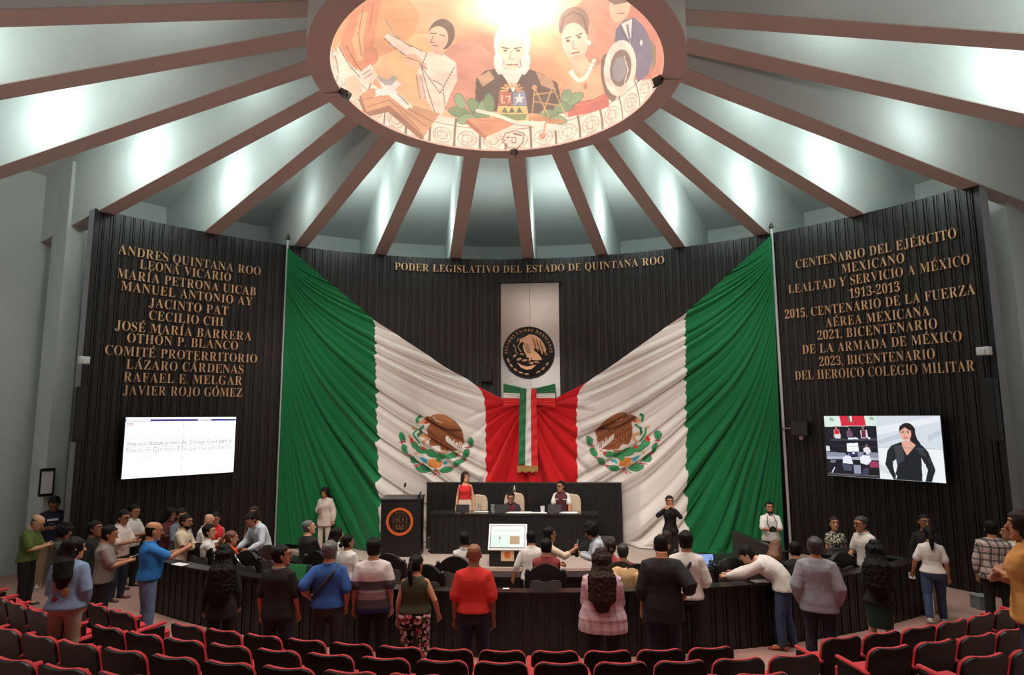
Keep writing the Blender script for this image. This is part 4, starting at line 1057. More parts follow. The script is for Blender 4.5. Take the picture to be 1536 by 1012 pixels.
for px, lb, rz in [((301, 813), 'carved black chair with grey back beside the dark-haired man in a white shirt', -.35), ((372, 825), 'carved black chair with grey back between the orange top and the woman in black', None),
                   ((404, 817), 'carved black chair, its grey back turned, behind the man in a black polo', -.6), ((476, 826), 'carved black chair just left of the grey-haired man in blue', -.5),
                   ((583, 830), 'carved black chair right of the man in the striped shirt', -.2), ((640, 846), 'carved black chair behind the woman in the olive top', -.3), ((682, 834), 'carved black chair left of the red polo shirt', None),
                   ((818, 845), 'carved black chair holding the seated man in maroon', None), ((957, 845), 'carved black chair left of the bald man in the long black shirt', None), ((1095, 836), 'carved black chair in front of the sound desk', None),
                   ((1122, 832), 'carved black chair half hidden behind the man bending over the desk', .5), ((1289, 833), 'carved black chair left of the woman with black curls', .5), ((931, 842), 'carved black chair under the beige jacket', None)]:
    desk_chair(px, lb, rz)
def draped_jacket():
    P = behind_rail(at(936, 851, 1.14), 12.42)
    t = thing('beige_jacket', 'beige jacket hung over a chair back beside the plaid shirt', 'jacket', (P.x, P.y, .10), .15)
    nu, nv = 26, 40; Q = np.zeros((nv, nu, 3))
    for i in range(nv):
        s = -1+2*i/(nv-1)
        for j in range(nu):
            x = -.21+.42*j/(nu-1)
            y = .09*math.copysign(min(1, abs(s)*3.5), s)+.015*math.sin(j*.9+i*.2)*abs(s)
            Q[i, j] = (x*(1+.06*abs(s)), y, 1.02-max(0, abs(s)-.12)*.62-.015*math.cos(j*.5))
    o = link('jacket_body', grid_mesh('jacket_body', Q), mat('beige_jacket', srgb((196, 160, 118)), .85, bump=.2, bscale=50), t); md = o.modifiers.new('s', 'SOLIDIFY'); md.thickness = .02
    for s in (-1, 1):
        mb = MB(); mb.tube([(s*.19, -.11, .93), (s*.23, -.14, .72), (s*.22, -.13, .48)], [.06, .06, .055], 10); mb.build('sleeve', MATS['beige_jacket'], t)
draped_jacket()

def presidium_chair(px, py, label, emblem_=False):
    Y = 8.24; P = aty(px, py, Y)
    t = thing('presidium_chair', label, 'chair', (P.x, Y, .45), PI, 'three presidium chairs')
    top = P.z-.45
    mb = MB(); w2 = .27
    pl = [(-w2*.9, .42), (-w2, .6), (-w2*1.0, top-.22), (-w2*.92, top-.10), (-w2*.7, top-.03), (0, top), (w2*.7, top-.03), (w2*.92, top-.10), (w2, top-.22), (w2, .6), (w2*.9, .42)]
    mb.prism(pl, -.17, -.09); o = mb.build('back_pad', BEIGE, t, smooth=False); md = o.modifiers.new('b', 'BEVEL'); md.width = .025; md.segments = 3
    mb = MB(); mb.prism(chair_outline(.60, .40, top+.02, .14), -.24, -.175); mb.build('back_frame', CARVE, t, smooth=False)
    mb = MB(); mb.box((0, .1, .46), (.54, .5, .1)); mb.build('seat', BEIGE, t, smooth=False)
    for s in (-1, 1):
        mb = MB(); mb.tube([(s*.28, -.15, .68), (s*.29, .28, .68), (s*.28, .3, .42)], .026, 8); mb.build('arm', CARVE, t)
        for y in (-.18, .3):
            mb = MB(); mb.tube([(s*.24, y, 0), (s*.24, y, .42)], .026, 8, round_ends=False); mb.build('leg', CARVE, t)
    if emblem_:
        mb = MB(); mb.lathe([(.02, 0), (.05, .02), (.055, .08), (.03, .15), (.03, .17), (.01, .19)], 14, (0, -.17, top-.01)); mb.build('silver_crest', CHROME, t)
presidium_chair(716, 742, 'beige high-backed chair behind the woman in a red top')
presidium_chair(771, 739, 'beige high-backed chair with silver crest behind the seated man', True)
presidium_chair(856, 741, 'beige high-backed chair behind the standing man in a maroon vest')

def on_table(px, py): 
    P = at(px, py, PZ+.002); return P
def small(name, label, cat, P, rz=0, group=None): return thing(name, label, cat, P, rz, group)
def tablet(px, label):
    P = on_table(px, 769); t = small('desk_tablet', label, 'tablet', P, 0, 'desk tablets on the presidium table')
    mb = MB(); mb.box((0, 0, .105), (.34, .02, .2), Matrix.Rotation(-.2, 3, 'X')); mb.build('case', BLACK, t, smooth=False)
    mb = MB(); mb.box((0, .05, .01), (.1, .14, .02)); mb.build('foot', BLACK, t, smooth=False)
tablet(694, 'black tablet stand in front of the woman in red'); tablet(832, 'black tablet stand left of the man in a maroon vest'); tablet(752, 'black tablet stand before the seated man')
def sheet(px, py, w_, d_, label, rz=0, z=None, n=1, mt=None):
    P = at(px, py, (PZ if z is None else z)+.003); t = small('paper_sheet', label, 'paper', P, rz)
    for i in range(n):
        mb = MB(); mb.box((.02*i, .01*i, .006+.008*i), (w_, d_, .006), Matrix.Rotation(.08*i, 3, 'Z')); mb.build('sheet', mt or WHITEP, t, smooth=False)
sheet(722, 767.5, .36, .14, 'white paper lying right of the woman in red')
sheet(750, 767.5, .36, .16, 'white paper under the seated man\'s pen hand'); sheet(778, 769, .62, .2, 'stack of white papers at the seated man\'s elbow', n=2); sheet(805, 769, .5, .14, 'white papers between the cup and the seated man'); sheet(852, 769, .44, .18, 'white papers under the hands of the man in a maroon vest', n=2)
def cup(px, label, h=.12, m_=None, r=.045):
    P = on_table(px, 768.5); t = tag(MB().lathe([(.005, 0), (r*.78, 0), (r, h), (r*.88, h), (r*.7, .012), (.005, .012)], 18).build('cup', m_ or WHITEPL, None, P), label, 'cup')
cup(814, 'white paper cup left of the maroon vest', .16, WHITEPL, .06)
GLASSM = mat('clear_glass', (.85, .9, .9), .05, trans=.9)
def glass(px, label):
    P = on_table(px, 768); t = small('water_glass', label, 'glass', P)
    mb = MB(); mb.lathe([(.005, 0), (.04, 0), (.05, .2), (.046, .2), (.036, .01), (.005, .01)], 18); mb.build('tumbler', GLASSM, t)
    mb = MB(); mb.lathe([(.004, .012), (.035, .012), (.041, .09), (.004, .09)], 18); mb.build('water', mat('water', (.7, .75, .75), .1), t)
glass(739, 'tall water glass left of the seated man'); 
def bottle(px, label):
    P = on_table(px, 767); t = small('water_bottle', label, 'bottle', P)
    mb = MB(); mb.lathe([(.005, 0), (.035, .0), (.036, .15), (.02, .2), (.015, .22), (.005, .22)], 16); mb.build('body', GLASSM, t)
    mb = MB(); mb.lathe([(.017, .22), (.017, .245), (.004, .245)], 12); mb.build('cap', WHITEPL, t)
bottle(714, 'clear water bottle right of the woman in red'); bottle(719.5, 'second clear water bottle, nearer the papers')
# mic stand base on the stage
def mic_base():
    P = at(650, 827, .2); t = small('microphone_stand', 'low black microphone stand on the floor left of the table', 'stand', P)
    mb = MB(); mb.lathe([(.005, 0), (.14, 0), (.13, .04), (.03, .05), (.005, .05)], 20); mb.build('base', BLACK, t)
    mb = MB(); mb.tube([(0, 0, .05), (0, 0, .26)], .012, 8); mb.build('rod', BLACK, t)
    mb = MB(); mb.ell((0, -.01, .29), (.035, .035, .045), 10, 8); mb.build('head', RUBBER, t)
mic_base()

# ------------------------------------------------------------------ lectern and kiosk
ORANGE = mat('orange_seal_ring', srgb((196, 92, 40)), .45)
def build_lectern():
    Y = 6.9
    a = aty(570.5, 836, Y); b = aty(629.5, 836, Y); top = aty(600, 747, Y).z
    W = b.x-a.x; zb = .2
    t = thing('lectern', 'black lectern with an orange ringed crest on the stage left', 'lectern', ((a.x+b.x)/2, Y, zb), .06)
    h = top-zb
    mb = MB(); mb.box((0, .28, h/2-.02), (W, .56, h-.04)); mb.build('body', BLACKWOOD, t, smooth=False)
    mb = MB(); mb.box((0, .28, h-.02), (W+.04, .62, .04), Matrix.Rotation(.06, 3, 'X')); mb.build('top', BLACK, t, smooth=False)
    cz = aty(599, 782, Y).z-zb; r = .335
    rs = []
    for k in range(49):
        q = 2*PI*k/48; rs.append([(-.02+rr*math.sin(q), y, cz+rr*math.cos(q)) for rr, y in ((r, 0), (r, -.02), (r-.06, -.02), (r-.06, 0))])
    mb = MB(); mb.rings(rs, cap=False); mb.build('seal_ring', ORANGE, t)
    # crest: shield outline with quarters, half sun above, three trees below
    br = mat('dull_bronze', (.16, .075, .035), .45, metal=.3)
    mb = MB(); s = .165
    for x, z, w_, h_ in ((-s, 0, .012, 2*s), (s, 0, .012, 2*s), (0, s, 2*s, .012), (0, -s, 2*s-.06, .012), (0, .02, 2*s, .012), (0, .02+(s-.02)/2, .012, s-.02)): mb.box((-.02+x, -.006, cz+z-.03), (w_, .014, h_))
    mb.build('shield', br, t, smooth=False)
    for i in range(7):
        q = rad(-60+20*i); mb = MB(); mb.box((-.02+.13*math.sin(q), -.006, cz+s-.03+.02+.07*math.cos(q)), (.014, .014, .05), Matrix.Rotation(q, 3, 'Y')); mb.build('sun_ray', br, t, smooth=False)
    for i in (-1, 0, 1):
        mb = MB(); mb.prism([(-.02+i*.08-.03, cz-.12), (-.02+i*.08+.03, cz-.12), (-.02+i*.08, cz-.04)], -.012, 0); mb.build('tree', br, t, smooth=False)
    mb = MB(); mb.prism([(-.13, cz-.14), (.09, cz-.14), (.06, cz-.175), (-.10, cz-.175)], -.012, 0); mb.build('boat', br, t, smooth=False)
    star = [(.06+(.045 if i % 2 == 0 else .018)*math.sin(i*PI/5), cz+.055+(.045 if i % 2 == 0 else .018)*math.cos(i*PI/5)) for i in range(10)]
    mb = MB(); mb.prism(star, -.012, 0); mb.build('star', br, t, smooth=False)
    mb = MB(); mb.prism([(-.14, cz+.09), (-.11, cz+.09), (-.11, cz+.02), (-.14, cz+.02)], -.012, 0); mb.prism([(-.08, cz+.09), (-.05, cz+.09), (-.05, cz+.02), (-.08, cz+.02)], -.012, 0); mb.build('glyph', br, t, smooth=False)
    # gooseneck microphone and paper holder
    m_ = thing('gooseneck_microphone', 'thin gooseneck microphone standing on the lectern', 'microphone', ((a.x+b.x)/2+.02, Y+.2, top))
    mb = MB(); mb.tube([(0, 0, 0), (0, .0, .14), (.01, -.03, .22), (.04, -.06, .28)], .006, 6); mb.build('neck', STEEL, m_)
    mb = MB(); mb.tube([(.04, -.06, .28), (.055, -.07, .34)], .028, 8); mb.build('windscreen', RUBBER, m_)
    mb = MB(); mb.ell((0, 0, .17), (.03, .02, .025), 8, 6); mb.build('clip', WHITEPL, m_)
    q = MB().box((W/2-.07, .3, h+.06), (.02, .22, .14), Matrix.Rotation(.5, 3, 'Y')); q.build('paper_stop', BLACK, t, smooth=False)
build_lectern()
def build_kiosk():
    Y = 5.98
    zt, zb = aty(762, 786.5, Y+.35).z, aty(762, 825, Y).z
    xl, xr = aty(732, 825, Y).x, aty(790, 825, Y).x; W = xr-xl
    t = thing('display_kiosk', 'black kiosk with a tilted white display screen at the stage edge', 'kiosk', ((xl+xr)/2, Y, .2), 0)
    mb = MB(); mb.box((.0, .25, (zb-.2)/2), (W*.95, .40, zb-.2)); mb.build('stand', BLACKWOOD, t, smooth=False)
    tilt = math.atan2(.35, zt-zb); M = Matrix.Rotation(-tilt, 3, 'X'); h = (zt-zb)/math.cos(tilt)
    c = Vector((0, .175, (zt+zb)/2-.2))
    mb = MB(); mb.box(c, (W, .06, h), M); mb.build('frame', mat('white_frame', (.75, .75, .75), .4), t, smooth=False)
    mb = MB(); mb.box(c+M @ Vector((0, -.034, 0)), (W-.07, .01, h-.07), M); mb.build('bezel', BLACK, t, smooth=False)
    nu, nv = 120, 70; P = np.zeros((nv, nu, 3)); w2, h2 = W-.11, h-.11
    for i in range(nv):
        for j in range(nu): P[i, j] = c+M @ Vector((-w2/2+w2*j/(nu-1), -.041, h2/2-h2*i/(nv-1)))
    X, Y2 = np.meshgrid(np.linspace(0, 400, nu), np.linspace(0, 230, nv)); X = X.ravel(); Y2 = Y2.ravel()
    base = np.tile(np.array(srgb((236, 246, 240))), (nu*nv, 1))
    col = paint(base, X, Y2, [('p', [(40, 36), (360, 36), (360, 70), (40, 70)], (220, 230, 226)), ('p', [(0, 100), (230, 96), (230, 230), (0, 230)], (214, 240, 228)), ('p', [(226, 108), (346, 108), (346, 200), (226, 200)], (168, 134, 84)), ('e', (106, 130, 12, 15, 0), (190, 110, 90)), ('l', [(106, 130), (106, 168)], 9, (200, 140, 120))])
    me = grid_mesh('display', P); set_paint(me, col); link('display', me, vcol_mat('kiosk_glow', .3, .95), t)
    mb = MB(); mb.box((.0, .042, .30-.02), (.30, .015, .30)); mb.build('plate', mat('plate_beige', srgb((206, 176, 140)), .5), t, smooth=False)
    mb = MB(); mb.lathe([(.005, 0), (.075, 0), (.075, .006), (.005, .006)], 8, (0, .034, .27), Matrix.Rotation(PI/2, 3, 'X')); mb.build('emblem', ORANGE, t)
    mb = MB(); mb.box((0, .034, .39), (.16, .006, .025)); mb.build('emblem_bar', ORANGE, t, smooth=False)
build_kiosk()

# ------------------------------------------------------------------ things on desks
def laptop(px, label, z, rz, glow=(.25, .38, .75)):
    P = at(px[0], px[1], z); t = small('laptop', label, 'laptop', P, rz)
    mb = MB(); mb.box((0, 0, .012), (.34, .24, .02)); mb.build('keyboard', BLACK, t, smooth=False)
    mb = MB(); mb.box((0, .13, .12), (.34, .015, .22), Matrix.Rotation(-.2, 3, 'X')); mb.build('lid', BLACK, t, smooth=False)
    mb = MB(); mb.box((0, .119, .12), (.31, .003, .19), Matrix.Rotation(-.2, 3, 'X')); mb.build('display', mat('laptop_glow', (.02, .02, .02), .3, emit=glow, estr=1), t, smooth=False)
laptop((1062, 850), 'small laptop with a lit blue screen beside the sound desk', .64, .1)
def mixer(px, label, z, rz):
    P = at(px[0], px[1], z); t = small('mixing_desk', label, 'mixer', P, rz)
    mb = MB(); mb.box((0, 0, .07), (.62, .4, .10), Matrix.Rotation(.25, 3, 'X')); mb.build('body', BLACK, t, smooth=False)
    for i in range(8):
        mb = MB(); mb.box((-.26+i*.074, -.05, .135), (.02, .03, .025), Matrix.Rotation(.25, 3, 'X')); mb.build('fader', STEEL, t, smooth=False)
mixer((1083, 846), 'black sound mixing desk left of the bending man', .64, .2)
P = at(447, 868.5, .957); t = small('green_folder', 'green folder standing on the desk rail right of the man in a black polo', 'folder', P, -.25)
for s_ in (-1, 1):
    mb = MB(); mb.box((0, .035*s_, .12), (.34, .012, .24), Matrix.Rotation(.28*s_, 3, 'X')); mb.build('cover', mat('green_folder', srgb((40, 120, 70)), .6), t, smooth=False)
sheet(690, 881, .24, .14, 'white paper left of the man in the red polo', .3, .96)
sheet(270, 846.5, .3, .16, 'white papers under the phone of the man in bright blue', -.4, .96)
sheet(759, 883, .1, .06, 'little white card on the rail right of the red polo', 0, .96)
sheet(1140, 872, .26, .16, 'white notes under the bending man\'s hands', .2, .96)
def floor_box():
    P = at(1472, 912, 0); t = small('grey_box', 'small grey box on the carpet beside the man in a plaid shirt', 'box', P, .2)
    mb = MB(); mb.box((0, 0, .11), (.24, .22, .22)); mb.build('body', mat('grey_box', (.16, .18, .19), .6), t, smooth=False)
    mb = MB(); mb.box((0, 0, .23), (.26, .24, .02)); mb.build('lid', mat('grey_lid', (.2, .22, .23), .6), t, smooth=False)
floor_box()
def monopod():
    P = at(352, 946, 0); t = small('camera_monopod', 'slim metal monopod with black camera bag beside the woman in black', 'monopod', P, 0)
    mb = MB(); mb.tube([(0, 0, 0), (.03, .02, 1.1)], .012, 8); mb.build('pole', STEEL, t)
    mb = MB(); mb.tube([(.03, .02, 1.1), (-.10, .02, 1.28)], .012, 8); mb.build('handle', CHROME, t)
    mb = MB(); mb.ell((.0, .1, .30), (.14, .09, .2), 14, 10); mb.build('bag', RUBBER, t)
    mb = MB(); mb.tube([(-.08, .02, .46), (-.16, .0, .62), (0.01, .0, .72)], .008, 6); mb.build('strap', RUBBER, t)
monopod()

# ------------------------------------------------------------------ theatre seats
RED = mat('red_upholstery', srgb((186, 24, 34)), .75, bump=.15, bscale=120, sheen=.2)
SHELL = mat('black_seat_shell', (.0055, .0055, .0055), .38, spec=.35)
def seat_parts():
    P = {}
    def panel(w, z0, z1, y0, th, r, dip):
        w2 = w/2
        out = [(-w2+.03, z0), (-w2, z0+.05), (-w2, z1-r)]
        for k in range(1, 6):
            a = PI/2*k/5; out.append((-w2+r-r*math.cos(a), z1-r+r*math.sin(a)))
        for k in range(1, 6):
            x = -w2+r+(w-2*r)*k/6; out.append((x, z1-dip*math.sin(PI*k/6)))
        for k in range(0, 6):
            a = PI/2*(1-k/5); out.append((w2-r+r*math.cos(a), z1-r+r*math.sin(a)))
        out += [(w2, z0+.05), (w2-.03, z0)]
        vs = []
        n = len(out)
        for y in (y0, y0+th):
            for x, z in out:
                bow = .05*(x/w2)**2          # wraps forward at the sides
                vs.append((x, y+bow-(z-.4)*.22, z))
        m = MB(); m.add(vs, [tuple(range(n)), tuple(range(n, 2*n))[::-1]]+[(i, n+i, n+(i+1) % n, (i+1) % n) for i in range(n)])
        return m
    P['back_shell'] = (panel(.53, .30, .85, -.03, .03, .10, .012).mesh('back_shell', True, 30), SHELL)
    P['back_cushion'] = (panel(.545, .40, .853, .002, .032, .11, .012).mesh('back_cushion', True, 30), RED)
    mb = MB(); mb.box((0, .30, .42), (.47, .44, .09)); mb.box((0, .50, .415), (.47, .06, .07)); me = MB()
    me = MB(); me.rings([[(x*.24, y, z) for x, z in ((-1, .37), (1, .37), (1.0, .45), (.8, .475), (-.8, .475), (-1.0, .45))] for y in (.08, .12, .48, .53)]); P['seat_cushion'] = (me.mesh('seat_cushion', True, 50), RED)
    mb = MB(); mb.box((0, .25, .19), (.12, .3, .36)); P['pedestal'] = (mb.mesh('pedestal', False), SHELL)
    for nm, s in (('left', -1), ('right', 1)):
        mb = MB(); mb.tube([(s*.295, -.02, .585), (s*.295, .12, .60), (s*.295, .40, .61)], [.028, .031, .030], 10, flat=.75); P['armrest_'+nm] = (mb.mesh('armrest'), RED)
        mb = MB(); mb.box((s*.295, .19, .285), (.035, .42, .57)); P['side_'+nm] = (mb.mesh('side_panel', False), SHELL)
    return P
SEATP = seat_parts()
NUM = ['first', 'second', 'third', 'fourth', 'fifth', 'sixth', 'seventh', 'eighth', 'ninth', 'tenth', 'eleventh', 'twelfth', 'thirteenth', 'fourteenth', 'fifteenth', 'sixteenth', 'seventeenth', 'eighteenth']
SC = Vector((.1, 11.9, 0))
def theatre_seat(th, R, z, label, group, last, xy=None):
    x, y = xy or (SC.x+R*math.sin(th), SC.y-R*math.cos(th))
    t = thing('theatre_seat', label, 'seat', (x, y, z), th, group)
    for k, (me, m_) in SEATP.items():
        if k.endswith('right') and not last: continue
        nm = 'armrest' if k.startswith('arm') else 'side_panel' if k.startswith('side') else k
        o = bpy.data.objects.new(nm, me); C.objects.link(o); o.parent = t
        if not me.materials: me.materials.append(m_)
def seats():
    rows = [('front row', 13.02, .1, [(-6.35, -5.1), (-4.03, 2.6), (4.18, 7.4)]), ('second row', 13.92, .31, [(-8.0, -5.35), (-4.55, 3.0), (4.3, 7.2)]),
            ('third row', 14.82, .52, [(-6.3, 2.6), (4.75, 6.6)]), ('fourth row', 15.72, .73, [(-5.6, -2.2)])]
    for rn, R, z, blocks in rows:
        for bi, (x0, x1) in enumerate(blocks):
            bn = ('left', 'middle', 'right')[bi] if len(blocks) == 3 else ('middle', 'right')[bi]
            th0 = math.asin((x0-SC.x)/R); th1 = math.asin((x1-SC.x)/R)
            n = max(1, int(round((th1-th0)*R/.605)))+1
            c = -1
            for i in range(n):
                th = th0+i*.605/R
                P = (SC.x+R*math.sin(th), SC.y-R*math.cos(th), z+.87)
                px, py = pix(P)
                if not (-40 < px < 1575 and py < 1020): continue
                c += 1
                theatre_seat(th, R, z, '%s black-backed red seat from the left, %s block, %s' % (NUM[c], bn, rn), 'red theatre seats in the %s' % rn, i == n-1)
seats()
# ------------------------------------------------------------------ people
CLOUD = bpy.data.textures.new('folds', 'CLOUDS'); CLOUD.noise_scale = .11; CLOUD.noise_depth = 2
CURL = bpy.data.textures.new('curls', 'CLOUDS'); CURL.noise_scale = .035; CURL.noise_depth = 1
SKIN = {'tan': mat('skin_tan', srgb((176, 122, 92)), .55, spec=.35, var=.08, vscale=14), 'light': mat('skin_light', srgb((206, 156, 124)), .55, spec=.35, var=.07, vscale=14), 'brown': mat('skin_brown', srgb((134, 88, 66)), .55, spec=.35, var=.08, vscale=14)}
HAIR = {'black': mat('hair_black', (.006, .005, .005), .6, spec=.2, bump=.5, bscale=90), 'brown': mat('hair_brown', (.030, .017, .011), .6, spec=.2, bump=.5, bscale=90), 'grey': mat('hair_grey', (.11, .105, .10), .55, bump=.5, bscale=90), 'auburn': mat('hair_auburn', (.15, .055, .025), .5, bump=.5, bscale=90), 'dark_grey': mat('hair_dark_grey', (.035, .032, .03), .5, bump=.5, bscale=90), 'fair': mat('hair_light_brown', (.14, .08, .045), .5, bump=.5, bscale=90)}
EYEW = mat('eye_white', (.6, .56, .52), .3); EYED = mat('eye_dark', (.015, .01, .008), .2); LIP = mat('lips', (.32, .10, .08), .5); LENSM = mat('spectacle_frame', (.012, .012, .013), .3)
def cloth(name, rgb, **k):
    return mat('cloth_'+name, srgb(rgb), k.pop('rough', .85), bump=.25, bscale=260, **k)
def nodes_mat(name, fn, rough=.85):
    M = bpy.data.materials.new(name); M.use_nodes = True; nt = M.node_tree; b = nt.nodes['Principled BSDF']; b.inputs['Roughness'].default_value = rough
    b.inputs['Specular IOR Level'].default_value = .25
    tc = nt.nodes.new('ShaderNodeTexCoord'); fn(nt, b, tc); MATS[name] = M; return M
def plaid(name, base, lines, scale):
    def fn(nt, b, tc):
        sx = nt.nodes.new('ShaderNodeSeparateXYZ'); nt.links.new(tc.outputs['Object'], sx.inputs[0])
        add = nt.nodes.new('ShaderNodeMath'); add.operation = 'ADD'; nt.links.new(sx.outputs['X'], add.inputs[0]); nt.links.new(sx.outputs['Y'], add.inputs[1])
        cur = (*srgb(base), 1); prev = None
        for src, (c, sc_, wd, ofs, fac) in [(s, l) for s in (add.outputs[0], sx.outputs['Z']) for l in lines]:
            m1 = nt.nodes.new('ShaderNodeMath'); m1.operation = 'MULTIPLY_ADD'; nt.links.new(src, m1.inputs[0]); m1.inputs[1].default_value = scale*sc_; m1.inputs[2].default_value = ofs
            fr = nt.nodes.new('ShaderNodeMath'); fr.operation = 'FRACT'; nt.links.new(m1.outputs[0], fr.inputs[0])
            lt = nt.nodes.new('ShaderNodeMath'); lt.operation = 'LESS_THAN'; nt.links.new(fr.outputs[0], lt.inputs[0]); lt.inputs[1].default_value = wd
            mf = nt.nodes.new('ShaderNodeMath'); mf.operation = 'MULTIPLY'; nt.links.new(lt.outputs[0], mf.inputs[0]); mf.inputs[1].default_value = fac
            mx = nt.nodes.new('ShaderNodeMixRGB'); nt.links.new(mf.outputs[0], mx.inputs[0])
            if prev is None: mx.inputs[1].default_value = cur
            else: nt.links.new(prev, mx.inputs[1])
            mx.inputs[2].default_value = (*srgb(c), 1); prev = mx.outputs[0]
        nt.links.new(prev, b.inputs['Base Color'])
    return nodes_mat(name, fn)
def zbands(name, bands):
    # bands: [(z up to, colour)...] from the bottom
    def fn(nt, b, tc):
        sx = nt.nodes.new('ShaderNodeSeparateXYZ'); nt.links.new(tc.outputs['Object'], sx.inputs[0])
        mr = nt.nodes.new('ShaderNodeMath'); mr.operation = 'DIVIDE'; mr.inputs[1].default_value = 2.0; nt.links.new(sx.outputs['Z'], mr.inputs[0])
        cr = nt.nodes.new('ShaderNodeValToRGB'); cr.color_ramp.interpolation = 'CONSTANT'
        el = cr.color_ramp.elements; el[0].position = 0; el[0].color = (*srgb(bands[0][1]), 1); el.remove(el[1])
        for i in range(1, len(bands)):
            e = el.new(bands[i-1][0]/2.0); e.color = (*srgb(bands[i][1]), 1)
        nt.links.new(mr.outputs[0], cr.inputs[0]); nt.links.new(cr.outputs[0], b.inputs['Base Color'])
    return nodes_mat(name, fn)
def floral(name, base, cols, scale):
    def fn(nt, b, tc):
        prev = None
        for i, c in enumerate(cols):
            v = nt.nodes.new('ShaderNodeTexVoronoi'); v.inputs['Scale'].default_value = scale*(1+.23*i)
            mp = nt.nodes.new('ShaderNodeMapping'); mp.inputs['Location'].default_value = (i*3.1, i*1.7, i*2.3); nt.links.new(tc.outputs['Object'], mp.inputs[0])
            n = nt.nodes.new('ShaderNodeTexNoise'); n.inputs['Scale'].default_value = 30; nt.links.new(tc.outputs['Object'], n.inputs['Vector'])
            ad = nt.nodes.new('ShaderNodeMixRGB'); ad.blend_type = 'ADD'; ad.inputs[0].default_value = .06; nt.links.new(mp.outputs[0], ad.inputs[1]); nt.links.new(n.outputs['Color'], ad.inputs[2])
            nt.links.new(ad.outputs[0], v.inputs['Vector'])
            lt = nt.nodes.new('ShaderNodeMath'); lt.operation = 'LESS_THAN'; lt.inputs[1].default_value = .36; nt.links.new(v.outputs['Distance'], lt.inputs[0])
            mx = nt.nodes.new('ShaderNodeMixRGB'); nt.links.new(lt.outputs[0], mx.inputs[0])
            if prev is None: mx.inputs[1].default_value = (*srgb(base), 1)
            else: nt.links.new(prev, mx.inputs[1])
            mx.inputs[2].default_value = (*srgb(c), 1); prev = mx.outputs[0]
        nt.links.new(prev, b.inputs['Base Color'])
    return nodes_mat(name, fn)
CL = dict(
    navy=cloth('navy', (30, 36, 60)), olive=cloth('olive', (88, 104, 48)), olive_grey=cloth('olive_grey', (74, 76, 60)), black=cloth('black', (20, 19, 20)), denim_top=cloth('pale_denim', (120, 146, 178), var=.15, vscale=20), greyp=cloth('grey_polo', (134, 122, 120)),
    pinkwhite=cloth('pinkish_white', (226, 206, 200)), white=cloth('white', (222, 218, 214)), bluepolo=cloth('bright_blue', (34, 116, 190)), blue2=cloth('mid_blue', (44, 88, 160)), maroon=cloth('maroon', (92, 34, 38)), greyblue=cloth('grey_blue', (104, 112, 124)), beige=cloth('beige_shirt', (214, 196, 172)), redtop=cloth('red_top', (206, 36, 36)),
    orange=cloth('orange_red', (222, 66, 30)), paleblue=cloth('pale_blue', (196, 206, 218)), darkgrey=cloth('dark_grey', (52, 48, 50)), cream=cloth('cream', (206, 188, 170)), khaki=cloth('khaki', (160, 134, 108)), beigepant=cloth('beige_trousers', (150, 128, 110)), jeans=cloth('jeans', (56, 72, 104), var=.3, vscale=14), palejeans=cloth('pale_jeans', (98, 116, 146), var=.3, vscale=14), darkjeans=cloth('dark_jeans', (32, 36, 52), var=.25, vscale=14),
    olivetop=cloth('dark_olive', (56, 58, 34)), redpolo=cloth('red_polo', (198, 44, 34)), vest=cloth('maroon_vest', (86, 34, 46)), brick=cloth('brick_maroon', (132, 50, 48)), pink=cloth('pink', (206, 84, 96)), wine=cloth('wine', (140, 46, 54)), slate=cloth('slate_blue_grey', (140, 142, 152)), green_skirt=cloth('bottle_green', (22, 50, 40)), mustard=cloth('mustard_yellow', (206, 146, 78)), linen=cloth('linen_beige', (206, 190, 178)), darkblue=cloth('dark_blue', (34, 40, 78)))
CL['plaid'] = plaid('plaid_shirt_cloth', (196, 186, 178), [((70, 64, 72), 1, .30, 0, .75), ((150, 90, 84), 1, .10, .55, .7), ((50, 46, 54), 1, .06, .8, .8)], 9)
CL['pinkplaid'] = plaid('pink_plaid_cloth', (214, 190, 196), [((150, 100, 120), 1, .30, 0, .38), ((120, 76, 96), 4, .16, .3, .36)], 8)
CL['stripes'] = zbands('striped_shirt_cloth', [(.90, (36, 40, 78)), (.93, (60, 48, 60)), (1.03, (66, 54, 58)), (1.12, (122, 92, 96)), (1.155, (150, 140, 140)), (1.28, (76, 68, 74)), (3, (206, 200, 200))])
CL['floralpant'] = floral('floral_trouser_cloth', (22, 20, 20), [(120, 70, 40), (196, 84, 116), (70, 84, 50), (220, 190, 196)], 9)
CL['floraltop'] = floral('floral_top_cloth', (40, 46, 44), [(190, 186, 160), (96, 120, 100), (214, 206, 190)], 22)
SHOEM = {'black': mat('black_shoe', (.012, .012, .012), .4), 'tan': mat('tan_shoe', srgb((168, 84, 40)), .5), 'white': mat('white_shoe', srgb((206, 196, 184)), .5), 'brown': mat('brown_shoe', (.07, .03, .02), .45)}

